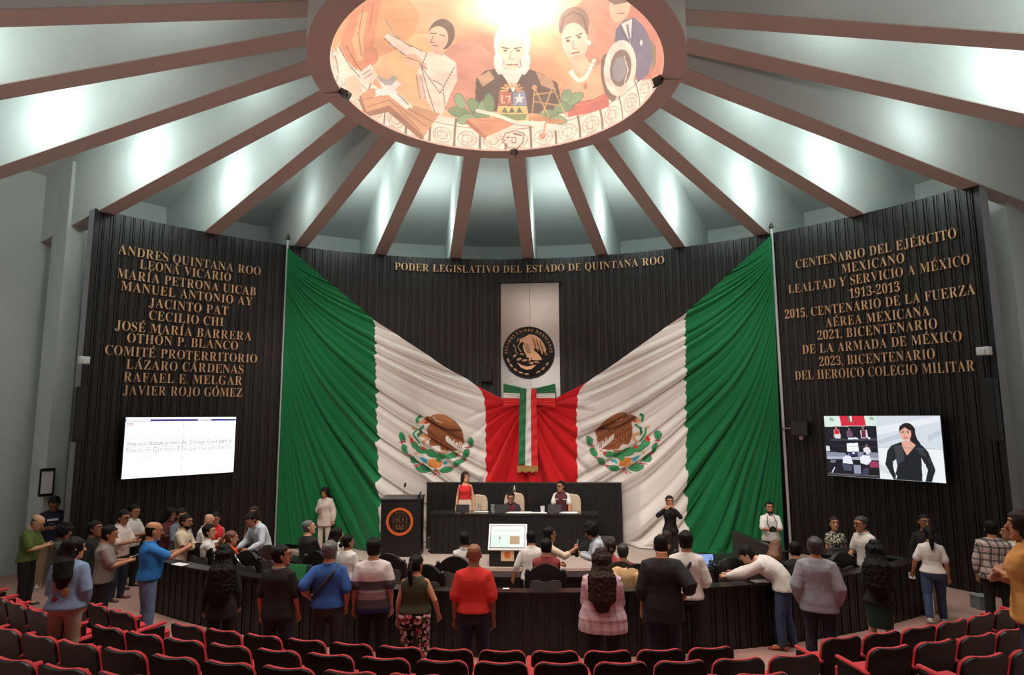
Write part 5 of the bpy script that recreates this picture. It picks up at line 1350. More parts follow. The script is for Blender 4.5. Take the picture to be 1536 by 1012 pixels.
TORSO_M = [(.452, .030, .034, 0), (.472, .084, .058, 0), (.52, .097, .069, -.006), (.56, .093, .066, -.002), (.61, .086, .062, .004), (.66, .088, .064, .006), (.72, .098, .068, .004), (.765, .095, .067, 0), (.795, .087, .056, -.004), (.822, .063, .046, -.008), (.842, .042, .039, -.008), (.86, .034, .036, -.004), (.89, .033, .036, .002)]
TORSO_F = [(.452, .030, .036, 0), (.472, .090, .064, -.004), (.52, .102, .072, -.008), (.56, .092, .064, -.002), (.61, .074, .055, .002), (.66, .076, .057, .004), (.72, .088, .070, .008), (.765, .088, .062, .002), (.795, .080, .050, -.004), (.822, .056, .042, -.008), (.842, .038, .034, -.008), (.86, .029, .031, -.004), (.89, .028, .031, .002)]
HEADR = [(-.116, .020, .024, .056), (-.108, .034, .042, .044), (-.09, .047, .062, .030), (-.06, .058, .077, .016), (-.025, .066, .087, .006), (.015, .071, .094, 0), (.05, .073, .097, -.004), (.082, .064, .086, -.008), (.102, .044, .060, -.010), (.113, .015, .022, -.010)]
def sup(a, e=.85):
    c, s = math.cos(a), math.sin(a)
    return math.copysign(abs(c)**e, c), math.copysign(abs(s)**e, s)
def lerp_table(T, z):
    for i in range(len(T)-1):
        if T[i][0] <= z <= T[i+1][0]:
            f = (z-T[i][0])/(T[i+1][0]-T[i][0]); return tuple(T[i][j]*(1-f)+T[i+1][j]*f for j in range(1, 4))
    return T[0][1:] if z < T[0][0] else T[-1][1:]
REMESH = []
def soft(o, voxel, smooth=3, disp=None, strength=.01):
    md = o.modifiers.new('r', 'REMESH'); md.mode = 'VOXEL'; md.voxel_size = voxel; md.use_smooth_shade = True
    md = o.modifiers.new('s', 'SMOOTH'); md.factor = .5; md.iterations = smooth
    if disp:
        md = o.modifiers.new('d', 'DISPLACE'); md.texture = disp; md.strength = strength; md.mid_level = .5; md.texture_coords = 'LOCAL'
    return o

def person(label, head, H=1.7, face=0, floor=0.0, sex='m', w=1.0, belly=0.0, lean=0, hpitch=None, hyaw=0, pose='stand', arms=('down', 'down'), top='white', sleeve=.5, hem=.50, loose=.010, bottom='darkjeans', kind='pants', shoe='black',
           hair='short', hcol='black', skin='tan', glasses=False, beard=False, vest=None, foot=None, seat=.50, collar=False, near=False, step=(0, 0), neckline=.845, wide=0.012, Y=None):
    h = lambda f: f*H
    T = TORSO_M if sex == 'm' else TORSO_F
    sit = pose == 'sit'
    if sit and floor == 0.0: floor = PLAT
    hz = h(.52) if not sit else seat+h(.05)
    la = rad(lean); N = 60
    # spine curve
    O = [(0.0, 0.0)]; ang = []
    smax = .48*H; ds = smax/N
    def aof(s):
        q = min(1, max(0, s/(.20*H))); q = q*q*(3-2*q); return la*q
    for i in range(N):
        a = aof((i+.5)*ds); y, z = O[-1]; O.append((y+math.sin(a)*ds, z+math.cos(a)*ds))
    def fr(s, x=0, yo=0):
        a = aof(s)
        if s <= 0: return Vector((x, yo, hz+s))
        q = min(s/ds, N-1e-6); i = int(q); f = q-i
        y = O[i][0]*(1-f)+O[i+1][0]*f; z = O[i][1]*(1-f)+O[i+1][1]*f
        return Vector((x, y+yo*math.cos(a), hz+z-yo*math.sin(a)))
    def ring(z, e=0, n=20, sc=1.0, skirt=False):
        hw, hd, yo = lerp_table(T, max(z, .52) if skirt else z)
        b = belly*math.exp(-((z-.615)/.07)**2)
        hw = hw*w*sc+e+b*.4; hd = hd*(.5+.5*w)*sc+e+b*.55; yo = yo+b*.45
        return [fr(h(z-.52), h(hw)*sup(2*PI*k/n)[0], h(yo)+h(hd)*sup(2*PI*k/n)[1]) for k in range(n)]
    # head
    np_ = fr(h(.856-.52))
    hp = rad(hpitch if hpitch is not None else lean*.55)
    HM = Matrix.Rotation(rad(hyaw), 3, 'Z') @ Matrix.Rotation(-hp, 3, 'X')
    ks = H/1.72*(1.20 if sex == 'm' else 1.17)*max(1.0, 1.66/H*.985)
    hc = np_+HM @ Vector((0, .012*ks, .104*ks))
    def hd_(p): return hc+HM @ (Vector(p)*ks)
    headtop = hc+HM @ Vector((0, -.01, .118))*ks
    # arms
    sx = .087*(.5+.5*w) if sex == 'm' else .078*(.5+.5*w)
    def arm(side, spec):
        S = fr(h(.790-.52), side*h(sx), h(-.004))
        tgt = {'down': (.132, .015, .475), 'down_fwd': (.122, .07, .485), 'down_back': (.15, -.05, .48), 'phone': (.035, .20, .66), 'phone_high': (.05, .27, .70), 'chest': (.03, .14, .67), 'belly': (.02, .13, .60), 'pocket': (.120, .03, .50), 'hip': (.135, .02, .585), 'desk': (.10, .26, .56), 'table': (.12, .16, .53), 'back': (.02, -.11, .55), 'face': (.06, .16, .82), 'lap': (.05, .22, .50), 'ledge': (.06, .30, .54), 'cross': (-.06, .12, .66), 'raise': (.12, .26, .78)}[spec] if isinstance(spec, str) else spec
        W = Vector((side*h(tgt[0])*(.6+.4*w), h(tgt[1]), h(tgt[2])))
        if sit: W.z += hz-h(.52)
        if lean > 25 and isinstance(spec, str) and spec in ('desk',): pass
        L1, L2 = h(.170), h(.150)
        d = W-S; D = d.length
        if D > .985*(L1+L2): W = S+d*(.985*(L1+L2)/D); d = W-S; D = d.length
        a = (L1*L1-L2*L2+D*D)/(2*D); hgt = math.sqrt(max(L1*L1-a*a, 1e-6))
        hint = Vector((side*.55, -.55, -.65))
        u = d.normalized(); pr = (hint-u*hint.dot(u)).normalized()
        E = S+u*a+pr*hgt
        return S, E, W
    A = [arm(-1, arms[0]), arm(1, arms[1])]
    # legs
    hipx = .052*(.4+.6*w)
    Lg = []
    for i, side in ((0, -1), (1, 1)):
        hj = Vector((side*h(hipx), 0, hz-h(.012)))
        if sit:
            k_ = Vector((side*h(hipx+.02), h(.235), hz-h(.015))); an = Vector((side*h(hipx+.02), h(.22), h(.045)))
        else:
            st = step[i]; fy = h(st)
            an = Vector((side*h(hipx*.95+.008+wide), fy, h(.045)+(h(.05) if st < -.08 else 0)))
            mid = (hj+an)/2; k_ = mid+Vector((side*.004, h(.012)+abs(fy)*.25*(1 if st >= 0 else .6), h(.0)))
            k_.z = hj.z+(an.z-hj.z)*.50
        Lg.append((hj, k_, an))
    rt = rad(face)
    RZ = Matrix.Rotation(rt, 3, 'Z')
    if foot is not None:
        root = at(foot[0], foot[1], floor)
    elif Y is not None:
        P = aty(head[0], head[1], Y); off = RZ @ headtop; floor = P.z-headtop.z; root = Vector((P.x-off.x, P.y-off.y, floor))
    else:
        off = RZ @ headtop; P = at(head[0], head[1], floor+headtop.z); root = Vector((P.x-off.x, P.y-off.y, floor))
    t = thing('person', label, 'person', root, rt)
    vb = .0075 if near else .0095
    # ---- body, one continuous surface
    mb = MB()
    inner = .90
    mb.rings([ring(z, 0, 20, inner if z < .81 else 1) for z in (.452, .472, .50, .52, .56, .61, .66, .72, .765, .795, .822, .842, .86, .89)])
    n = 20
    mb.rings([[hd_((sup(2*PI*k/n, .95)[0]*hw, yo+sup(2*PI*k/n, .95)[1]*hdp, z)) for k in range(n)] for z, hw, hdp, yo in HEADR])
    mb.tube([fr(h(.84-.52), 0, h(-.006)), fr(h(.862-.52), 0, h(.0)), hd_((0, -.005, -.05))], [h(.036 if sex == 'm' else .030), h(.034 if sex == 'm' else .028), .045*ks], 12)
    mb.tube([hd_((0, .090, .022)), hd_((0, .101, -.004)), hd_((0, .112, -.024))], [.009*ks, .012*ks, .016*ks], 8)      # nose
    mb.ell(hd_((0, .088, -.060)), (.024*ks, .012*ks, .011*ks), 8, 6, HM)                                               # lips
    mb.ell(hd_((0, .082, -.098)), (.022*ks, .018*ks, .016*ks), 8, 6, HM)                                               # chin
    mb.tube([hd_((-.045, .080, .038)), hd_((0, .093, .040)), hd_((.045, .080, .038))], .011*ks, 6)                     # brow ridge
    for s in (-1, 1): mb.ell(hd_((s*.074, -.006, -.002)), (.011*ks, .020*ks, .032*ks), 8, 8, HM @ Matrix.Rotation(s*.35, 3, 'Z'))
    wa = .55+.45*w
    fem = 1 if sex == 'm' else .86
    for (S, E, W), side in zip(A, (-1, 1)):
        mb.tube([S.lerp(fr(h(.80-.52)), .25), S, S.lerp(E, .4), E, E.lerp(W, .35), W], [h(.032)*wa*fem, h(.031)*wa*fem, h(.029)*wa*fem, h(.024)*wa*fem, h(.0245)*wa*fem, h(.0165)*fem], 12)
        # hand
        f = (W-E).normalized(); inw = Vector((-side, 0, 0)); inw = (inw-f*inw.dot(f));
        if inw.length < .2: inw = Vector((0, 0, -1))-f*f.dot(Vector((0, 0, -1)))
        inw.normalize(); lat = f.cross(inw).normalized()
        if lat.y < 0 and abs(f.z) > .5: lat = -lat
        if abs(f.z) <= .5 and lat.z < 0: lat = -lat
        hl = h(.100)*(1 if sex == 'm' else .93)
        pc = W+f*hl*.50
        mb.tube([W-f*.01, W+f*hl*.22, W+f*hl*.46], [h(.0165), h(.023), h(.024)], 10, flat=.52, up=inw.cross(f))
        for q in range(4):
            o = (-.0185+.0123*q)*H/1.0*.95
            fl = hl*(.44, .50, .47, .37)[q]
            b0 = W+f*hl*.44+lat*-o
            p1 = b0+f*fl*.42+inw*fl*.05; p2 = p1+f*fl*.30+inw*fl*.20; p3 = p2+f*fl*.16+inw*fl*.26
            mb.tube([b0-f*.012, p1, p2, p3], [.0088*ks, .0085*ks, .0080*ks, .0070*ks], 7)
        tb = W+f*hl*.14+lat*h(.017)
        mb.tube([tb, tb+f*hl*.20+lat*h(.014)+inw*h(.006), tb+f*hl*.42+lat*h(.013)+inw*h(.014)], [.0115*ks, .0105*ks, .0085*ks], 7)
    for (hj, kn, an), side in zip(Lg, (-1, 1)):
        lw = (.45+.55*w)
        mb.tube([hj, hj.lerp(kn, .5), kn, kn.lerp(an, .35), an], [h(.050)*lw, h(.044)*lw, h(.032)*lw, h(.032)*lw, h(.021)], 12)
        mb.tube([an+Vector((0, -.02, -h(.02))), an+Vector((side*.01, h(.07), -h(.025)))], [h(.022), h(.018)], 8)
    body = soft(mb.build('body', SKIN[skin], t), vb, 2)
    # ---- face details
    for s in (-1, 1):
        mb = MB(); mb.ell(hd_((s*.031, .0845, .016)), (.0135*ks, .009*ks, .0075*ks), 10, 8, HM); e = mb.build('eye', EYEW, t)
        mb = MB(); mb.ell(hd_((s*.031, .0915, .016)), (.0065*ks, .004*ks, .0068*ks), 8, 6, HM); mb.build('iris', EYED, e)
        mb = MB(); mb.tube([hd_((s*.014, .099, .038)), hd_((s*.032, .097, .044)), hd_((s*.052, .084, .038))], [.0042*ks, .005*ks, .003*ks], 6); mb.build('eyebrow', HAIR['black' if hcol != 'grey' else 'dark_grey'], t)
    mb = MB(); mb.tube([hd_((-.024, .088, -.060)), hd_((0, .0995, -.0585)), hd_((.024, .088, -.060))], [.004*ks, .0065*ks, .004*ks], 6, flat=.9); mb.build('mouth', LIP, t)
    # ---- hair
    hm = HAIR[hcol]
    if hair != 'none':
        nu, nv = 36, 26; front = {'short': .078, 'balding': .20, 'long': .060, 'curly': .058, 'ponytail': .066, 'bun': .066, 'bushy': .05, 'shaved': .07, 'long_curly': .055}[hair]
        grow = {'short': .013, 'balding': .006, 'long': .016, 'curly': .035, 'ponytail': .011, 'bun': .012, 'bushy': .045, 'shaved': .0045, 'long_curly': .045}[hair]
        rings = []
        for i in range(nv+1):
            z = -.098+(.113+.098)*i/nv
            hw, hdp, yo = lerp_table([(q[0], q[1], q[2], q[3]) for q in HEADR], z); r_ = []
            for k in range(nu):
                a = 2*PI*k/nu; cx, sy = sup(a, .95); sy_front = math.sin(a)
                # hairline height by direction: front high, temples mid, nape low
                if sy_front > .25: line = (front if sy_front > .72 else -.03) if hair in ('long', 'curly', 'long_curly', 'bushy') else front-(0 if sy_front > .6 else .02)
                elif sy_front > -.1: line = .0 if hair not in ('long', 'curly', 'long_curly', 'bushy') else -.07
                else: line = -.078 if hair not in ('long', 'curly', 'long_curly', 'bushy') else -.095
                if hair == 'balding':
                    line = .30 if sy_front > .1 else (-.02 if sy_front > -.2 else -.07)
                g = grow
                if hair == 'balding' and z > .052: g = -.02
                f = 1 if z > line else -1
                e = g if f > 0 else -.016
                r_.append(hd_((cx*(hw+e), yo+sy*(hdp+e), z+(e*.8 if i == nv else 0))))
            rings.append(r_)
        if hair != 'balding': rings.append([hd_((math.cos(2*PI*k/nu)*.03, -.01+math.sin(2*PI*k/nu)*.04, .113+grow*.95)) for k in range(nu)])
        mb = MB(); mb.rings(rings)
        if hair in ('long', 'curly', 'long_curly'):
            ln = {'long': .30, 'curly': .16, 'long_curly': .42}[hair]
            bk = fr(h(.80-.52), 0, -h(.065)-.02); up = Vector((0, 0, 1))
            p0 = hd_((0, -.06, .03)); p1 = hd_((0, -.085, -.08)); p2 = p1.lerp(bk, .55)+Vector((0, -.02, 0)); p3 = Vector((bk.x, bk.y-.03, p1.z-ln+.06)); p4 = Vector((p3.x, p3.y, p1.z-ln))
            wd = .115 if hair == 'long' else .195
            mb.tube([p0, p1, p2, p3, p4], [.085*ks, (.085 if hair == 'long' else .13)*ks, wd, wd*.95, wd*.6], 14, flat=.62, up=(0, 1, 0))
            for s in (-1, 1): mb.tube([hd_((s*.06, -.03, .0)), hd_((s*.075, -.03, -.09)), hd_((s*.085, -.045, -.17))], [.032, .036, .03], 10)
        if hair == 'ponytail':
            p0 = hd_((0, -.10, .03)); mb.tube([hd_((0, -.07, .04)), hd_((0, -.125, .035)), hd_((.01, -.15, -.04)), hd_((.01, -.135, -.15)), hd_((.01, -.12, -.23))], [.04, .032, .042, .036, .015], 10)
        if hair == 'bun':
            mb.ell(hd_((0, -.125, -.03)), (.045, .045, .045), 12, 8)
        o = soft(mb.build('hair', hm, t), .010 if hair not in ('short', 'shaved', 'balding') else .0085, 2 if hair != 'balding' else 1, CURL, .034 if hair in ('curly', 'long_curly', 'bushy') else .010)
    if beard:
        mb = MB(); rs = []
        for z, e in ((-.120, .004), (-.105, .007), (-.085, .007), (-.066, .004), (-.05, -.006)):
            hw, hdp, yo = lerp_table(HEADR, max(z, -.116)); rs.append([hd_((sup(PI*k/14, .95)[0]*(hw+e), yo+sup(PI*k/14, .95)[1]*(hdp+e), z)) for k in range(15)]+[hd_((sup(PI*(14-k)/14, .95)[0]*(hw-.012), yo+sup(PI*(14-k)/14, .95)[1]*(hdp-.012), z)) for k in range(15)])
        mb.rings(rs); mb.build('beard', hm, t)
    if glasses:
        mb = MB()
        for s in (-1, 1):
            pts = [hd_((s*.033+.023*math.cos(2*PI*k/12), .104, .014+.017*math.sin(2*PI*k/12))) for k in range(13)]
            mb.tube(pts, .0032, 6, round_ends=False); mb.tube([hd_((s*.054, .102, .02)), hd_((s*.076, .05, .02)), hd_((s*.078, -.01, .012))], .003, 6)
        mb.tube([hd_((-.012, .106, .018)), hd_((.012, .106, .018))], .003, 6); mb.build('glasses', LENSM, t)
    # ---- clothes
    def shirt(name, m_, e, hemz, slv, nk, sc=1.0):
        mb = MB(); zs = [hemz, hemz+.02]+[z for z in (.50, .52, .56, .61, .66, .72, .765, .795, .822, .842) if z > hemz+.03 and z < nk]+[nk]
        mb.rings([ring(z, e+(.006 if z < hemz+.05 else 0)*(1 if hemz < .56 else 0)-(.006 if z > .81 else 0), skirt=True) for z in zs])
        if slv > 0:
            for S, E, W in A:
                q = S.lerp(fr(h(.80-.52)), .35); r0 = h(.031)*wa*fem+h(e)*.9; r1 = h(.029)*wa*fem+h(e)*1.1; r2 = h(.025)*wa*fem+h(e)*1.1; r3 = h(.018)*fem+h(e)*.7
                if slv >= .9: pts = [q, S, S.lerp(E, .5), E, E.lerp(W, .5), E.lerp(W, .95)]; rr = [r0, r0*1.05, r1, r2*1.05, r2, r3]
                elif slv >= .6: pts = [q, S, S.lerp(E, .5), E, E.lerp(W, .25)]; rr = [r0, r0*1.05, r1, r2*1.05, r2]
                else: pts = [q, S, S.lerp(E, .35), S.lerp(E, slv*1.55)]; rr = [r0, r0, r1*1.04, r1*1.08]
                mb.tube(pts, rr, 14)
        else:
            for S, E, W in A: mb.ell(S.lerp(fr(h(.80-.52)), .34), (h(.030)*wa, h(.032)*wa, h(.030)), 10, 8)
        return soft(mb.build(name, m_, t), .0115, 3, CLOUD, .014)
    if not (kind == 'dress'):
        if kind == 'pants':
            mb = MB(); wz = max(min(.605, .60), hem+.03) if hem < .58 else min(hem+.01, .60)
            wz = .60
            mb.rings([ring(z, .006) for z in (.455, .475, .50, .52, .56, wz)])
            for (hj, kn, an) in Lg:
                lw = (.45+.55*w)
                mb.tube([hj+Vector((0, 0, h(.02))) if not sit else hj, hj.lerp(kn, .45), kn, kn.lerp(an, .5), an+Vector((0, 0, -h(.012)))], [h(.054)*lw+h(.004), h(.049)*lw+h(.005), h(.038)*lw+h(.005), h(.035)*lw+h(.006), h(.032)+h(.004)], 14)
            soft(mb.build('trousers', CL[bottom], t), .0115, 3, CLOUD, .014)
        else:
            mb = MB(); mb.rings([ring(z, .006) for z in (.60, .56, .52, .49)]+[[Vector((h(.098*w)*f*math.cos(2*PI*k/20), -.005+h(.075)*f*math.sin(2*PI*k/20), h(z))) for k in range(20)] for z, f in ((.42, 1.0), (.34, .95), (.29, .92))])
            soft(mb.build('skirt', CL[bottom], t), .0115, 3, CLOUD, .010)
    sh = shirt('shirt', CL[top], loose, hem, sleeve, neckline)
    if vest:
        shirt('vest', CL[vest], loose+.010, hem+.01, 0, min(.835, neckline))
    if collar:
        mb = MB(); c0 = [fr(h(.838-.52), h(.046)*math.cos(2*PI*k/18), h(-.006)+h(.045)*math.sin(2*PI*k/18)) for k in range(19)]
        mb.tube(c0, h(.009), 8, flat=1.5, round_ends=False); mb.build('collar', CL[top if collar is True else collar], t)
    for (hj, kn, an), side in zip(Lg, (-1, 1)):
        mb = MB(); z0 = an.z-h(.045)
        prof = [(-.040, .020, .030), (-.030, .027, .045), (.0, .028, .052), (.04, .029, .040), (.075, .030, .028), (.105, .022, .020), (.118, .010, .014)]
        rs = []
        for y, hw, hh in prof:
            rs.append([Vector((an.x+side*h(max(y, 0))*.16+h(hw)*math.cos(2*PI*k/12), an.y+h(y), z0+max(0, h(hh)*.5+h(hh)*.5*math.sin(2*PI*k/12)))) for k in range(12)])
        mb.rings(rs); mb.build('shoe', SHOEM[shoe], t)
    info = dict(root=root, rz=rt, A=A, hc=hc, HM=HM, t=t, H=H, fr=fr, hz=hz)
    info['world'] = lambda v: root+RZ @ Vector(v)
    return info

def phone_for(p, label, which='both', tilt=.9, cat='phone', size=(.075, .012, .15), m_=None):
    A = p['A']
    mid = (A[0][2]+A[1][2])/2 if which == 'both' else A[0][2] if which == 'l' else A[1][2]
    E = (A[0][1]+A[1][1])/2 if which == 'both' else A[0][1] if which == 'l' else A[1][1]
    f = (mid-E).normalized(); pos = mid+f*.09+Vector((0, 0, .02))
    t = thing('mobile_phone', label, cat, p['world'](pos), p['rz'])
    M = Matrix.Rotation(-tilt, 3, 'X')
    mb = MB(); mb.box((0, 0, .03), size, M); mb.build('case', m_ or BLACK, t, smooth=False)
    mb = MB(); mb.box(Vector((0, 0, .03))+M @ Vector((0, -size[1]/2-.001, 0)), (size[0]*.9, .002, size[2]*.9), M); mb.build('screen', mat('phone_glow', (.02, .02, .02), .2, emit=(.16, .2, .26), estr=.5), t, smooth=False)
    return t
def camera_for(p, label):
    mid = (p['A'][0][2]+p['A'][1][2])/2; f = (mid-(p['A'][0][1]+p['A'][1][1])/2).normalized()
    t = thing('photo_camera', label, 'camera', p['world'](mid+f*.08), p['rz'])
    mb = MB(); mb.box((0, 0, 0), (.14, .06, .10)); mb.box((0, .0, .06), (.06, .05, .03)); mb.build('body', BLACK, t, smooth=False)
    mb = MB(); mb.lathe([(.005, 0), (.035, 0), (.038, .09), (.03, .09), (.005, .07)], 16, (0, .03, 0), Matrix.Rotation(-PI/2, 3, 'X')); mb.build('lens', RUBBER, t)
    q = p['fr'](p['H']*.30, 0, .09)-(mid+f*.08)
    mb = MB(); mb.tube([(-.07, 0, .03), (-.10, -.03, q.z*.5), (-.07, q.y-.0, q.z)], .008, 6); mb.tube([(.07, 0, .03), (.10, -.03, q.z*.5), (.07, q.y, q.z)], .008, 6); mb.build('strap', BLACK, t)
def paper_for(p, label, which='both', size=(.2, .005, .28), tilt=1.1):
    A = p['A']; mid = (A[0][2]+A[1][2])/2 if which == 'both' else A[0][2] if which == 'l' else A[1][2]
    E = (A[0][1]+A[1][1])/2 if which == 'both' else A[0][1] if which == 'l' else A[1][1]
    f = (mid-E).normalized()
    t = thing('paper_sheet', label, 'paper', p['world'](mid+f*.10), p['rz'])
    mb = MB(); mb.box((0, 0, .02), size, Matrix.Rotation(-tilt, 3, 'X')); mb.build('sheet', WHITEP, t, smooth=False)
# ---- left side of the floor
p = person('person in a navy T-shirt and khaki trousers reading a phone by the left column', (82, 746), 1.92, -140, w=1.12, lean=4, hpitch=32, arms=('phone', 'phone'), top='navy', sleeve=.5, bottom='khaki', shoe='white', skin='brown')
phone_for(p, 'dark phone held by the person in the navy T-shirt')
q = MB().box((0, 0, 0), (.20, .01, .045)); q.build('chest_print', WHITEPL, p['t'], p['fr'](p['H']*.225, 0, p['H']*.068+.036), smooth=False)
p = person('balding person in an olive green polo looking down at a phone, far left', (62, 773), 1.74, -75, w=1.16, belly=.02, lean=5, hpitch=32, arms=('phone', 'phone'), top='olive', bottom='black', hair='balding', hcol='grey', skin='light', collar='greyp', near=True)
phone_for(p, 'phone held by the balding person in olive green')
person('person with bushy dark hair in a grey-green top behind the pale denim jacket', (99, 786), 1.63, -70, sex='f', w=1.04, arms=('phone', 'phone'), hpitch=12, top='olive_grey', bottom='black', hair='bushy')
person('person in a black top seen in profile behind the grey polo shirt', (142, 781), 1.72, -80, w=1.08, arms=('phone', 'down'), top='black', sleeve=1, bottom='black', skin='brown')
p = person('person with long dark hair, patched pale denim jacket and beige trousers, seen from behind', (112, 806), 1.62, 14, floor=.50, sex='f', w=1.10, lean=7, arms=('belly', (.10, .05, .50)), top='denim_top', sleeve=1, hem=.50, loose=.022, bottom='beigepant', hair='long', hcol='black', hyaw=-48, skin='light', step=(.03, -.04), near=True)
for i, (x, s, c) in enumerate([(-.05, .145, (150, 110, 90)), (.045, .105, (170, 130, 90)), (-.055, .05, (140, 50, 60)), (.06, .19, (120, 90, 100))]):
    q = MB(); q.ell((0, 0, 0), (.045, .006, .055), 10, 6); q.build('patch', cloth('patch%d' % i, c), p['t'], p['fr'](p['H']*s, x, -p['H']*.062-.036))
p = person('person in a grey polo and black trousers reading a phone, beside the denim jacket', (167, 788), 1.77, -58, w=1.16, belly=.03, hpitch=14, arms=('phone', 'phone'), top='greyp', sleeve=.5, hem=.49, bottom='black', hcol='black', skin='tan', collar=True, near=True)
phone_for(p, 'blue-lit phone held by the person in the grey polo', tilt=1.2)
p = person('person with glasses in a pinkish white shirt and dark jeans by the left wall panel', (187, 765), 1.74, -95, w=1.10, belly=.02, hpitch=14, arms=('phone', 'phone'), top='pinkwhite', sleeve=.55, hem=.49, bottom='darkjeans', shoe='brown', glasses=True, collar=True)
phone_for(p, 'phone held by the person in the pinkish white shirt')
person('person in a white shirt standing just behind the pinkish white shirt', (203, 757), 1.72, -100, arms=('phone', 'phone'), hpitch=12, top='white', sleeve=.55, bottom='black', collar=True)
p = person('balding person in a bright blue polo and jeans holding up a phone', (232, 782), 1.88, -48, w=1.16, belly=.03, hpitch=8, arms=((.04, .24, .73), (.06, .27, .755)), top='bluepolo', sleeve=.5, hem=.53, bottom='palejeans', hair='balding', hcol='black', collar=True, near=True)
phone_for(p, 'phone held up by the person in the bright blue polo', tilt=.7)
mb = MB(); mb.rings([[p['fr'](p['H']*f, .0+(p['H']*.105*1.14+.014)*math.cos(2*PI*k/24), (p['H']*.070*1.1+.016)*math.sin(2*PI*k/24)) for k in range(24)] for f in (.003, .022)]); mb.build('belt', BLACK, p['t'])
person('person with long dark hair in a maroon top against the left wall panel', (258, 762), 1.62, -105, sex='f', arms=('phone', 'phone'), hpitch=14, top='maroon', sleeve=1, bottom='black', hair='long')
person('person in a grey-blue shirt, mostly behind the maroon top', (273, 763), 1.68, -120, arms=('phone', 'phone'), hpitch=10, top='greyblue', sleeve=1, bottom='black', hcol='black')
p = person('bearded person in a beige shirt standing at the left end of the curved desk', (280, 771), 1.70, -85, w=1.04, arms=('phone', 'phone'), hpitch=10, top='beige', sleeve=1, hem=.48, bottom='darkjeans', beard=True, collar=True)
person('bald person in a white shirt leaning forward at the left desks', (317, 771), 1.62, -70, w=1.08, lean=14, hpitch=18, arms=('table', 'phone'), top='white', sleeve=1, bottom='black', hair='none', skin='light', collar=True)
p = person('person in a sleeveless red top behind the bald person in white', (324, 768), 1.64, -165, sex='f', arms=('belly', 'belly'), hpitch=12, top='redtop', sleeve=0, bottom='black', hair='bun')
person('dark-haired person in a white shirt seated in a carved chair on the left', (313, 786), 1.72, -62, pose='sit', w=1.08, hyaw=-10, arms=('lap', 'lap'), top='white', sleeve=1, bottom='black', hcol='black', skin='light', collar=True)
person('person with a reddish ponytail in an orange-red top seated with back turned', (348, 796), 1.64, -25, sex='f', pose='sit', w=1.08, hyaw=-30, hpitch=8, arms=('lap', 'lap'), top='orange', sleeve=.6, bottom='black', hair='ponytail', hcol='auburn', skin='light')
person('person in a pale blue-white shirt bending over a desk beside the left flag pole', (372, 771), 1.74, 150, w=1.12, lean=32, hpitch=38, arms=('desk', 'desk'), top='paleblue', sleeve=1, bottom='black', hcol='black', collar=True)
p = person('person with glasses in a dark sleeveless top standing beside the left flag pole', (382, 759), 1.63, 178, sex='f', arms=('down', 'down'), top='darkgrey', sleeve=0, bottom='black', hair='long', hcol='brown', glasses=True, skin='tan')
# ---- row of standing spectators, seen from behind
person('person dressed in black with long black curls beside the slim monopod', (337, 821), 1.68, 18, sex='f', w=1.04, arms=('down', 'down_fwd'), top='black', sleeve=1, hem=.42, loose=.018, bottom='black', hair='long_curly', near=True)
person('person with glasses in a black polo and jeans, head turned right', (421, 817), 1.80, -4, w=1.18, belly=.03, hyaw=-52, arms=('down', 'down_fwd'), top='black', sleeve=.55, hem=.47, bottom='darkjeans', glasses=True, skin='tan', collar='greyp', near=True)
p = person('grey-haired person in a blue polo with a black strap across the back', (495, 811), 1.82, 8, w=1.20, belly=.02, arms=('hip', 'pocket'), top='blue2', sleeve=.55, hem=.52, bottom='darkgrey', hcol='grey', skin='tan', collar=True, hyaw=-18, near=True)
H = p['H']; mb = MB(); mb.tube([p['fr'](H*.31, H*.07, -H*.02), p['fr'](H*.27, H*.05, -H*.085), p['fr'](H*.18, -H*.03, -H*.092), p['fr'](H*.08, -H*.11, -H*.06)], .022, 8, flat=.4); mb.build('strap', RUBBER, p['t'])
person('person in a grey and dark striped shirt and black trousers, seen from behind', (561, 806), 1.84, 9, w=1.16, arms=('down', 'down'), top='stripes', sleeve=.5, hem=.46, loose=.018, bottom='black', hcol='black', near=True)
p = person('person with a ponytail in an olive top and floral trousers, seen from behind', (624, 832), 1.66, 2, sex='f', w=1.32, belly=.01, hyaw=-25, arms=('down', (.17, .03, .52)), top='olivetop', sleeve=0, hem=.55, bottom='floralpant', hair='ponytail', near=True)
p = person('bald person in a bright red polo and dark jeans standing at the centre', (711, 815), 1.86, 2, w=1.12, arms=('down', 'down'), top='redpolo', sleeve=.55, hem=.54, loose=.016, bottom='darkjeans', hair='none', skin='brown', collar=True, near=True)
mb = MB(); Wp = p['A'][0][2]; Ep = p['A'][0][1]; d_ = (Wp-Ep).normalized(); mb.tube([Wp-d_*.02, Wp+d_*.015], .030, 12, round_ends=False); mb.build('wristwatch', BLACK, p['t'])
person('person with long dark curls in a pink checked shirt, seen from behind', (902, 827), 1.74, -5, sex='f', w=1.62, belly=.02, arms=('chest', 'chest'), top='pinkplaid', sleeve=1, hem=.42, loose=.022, bottom='black', hair='long_curly', hcol='brown', near=True)
person('tall person in a long black shirt with bowed shaven head, seen from behind', (991, 802), 1.92, -8, w=1.26, lean=4, hpitch=24, arms=('down', 'hip'), top='black', sleeve=.62, hem=.42, loose=.022, bottom='darkjeans', hair='shaved', skin='tan', collar=True, near=True)
p = person('dark-haired person in a white polo with a black shoulder strap, seen from behind', (1028, 796), 1.86, -14, w=1.10, arms=('belly', (.10, .12, .56)), top='white', sleeve=.6, hem=.50, loose=.016, bottom='black', hcol='black', collar=True, near=True)
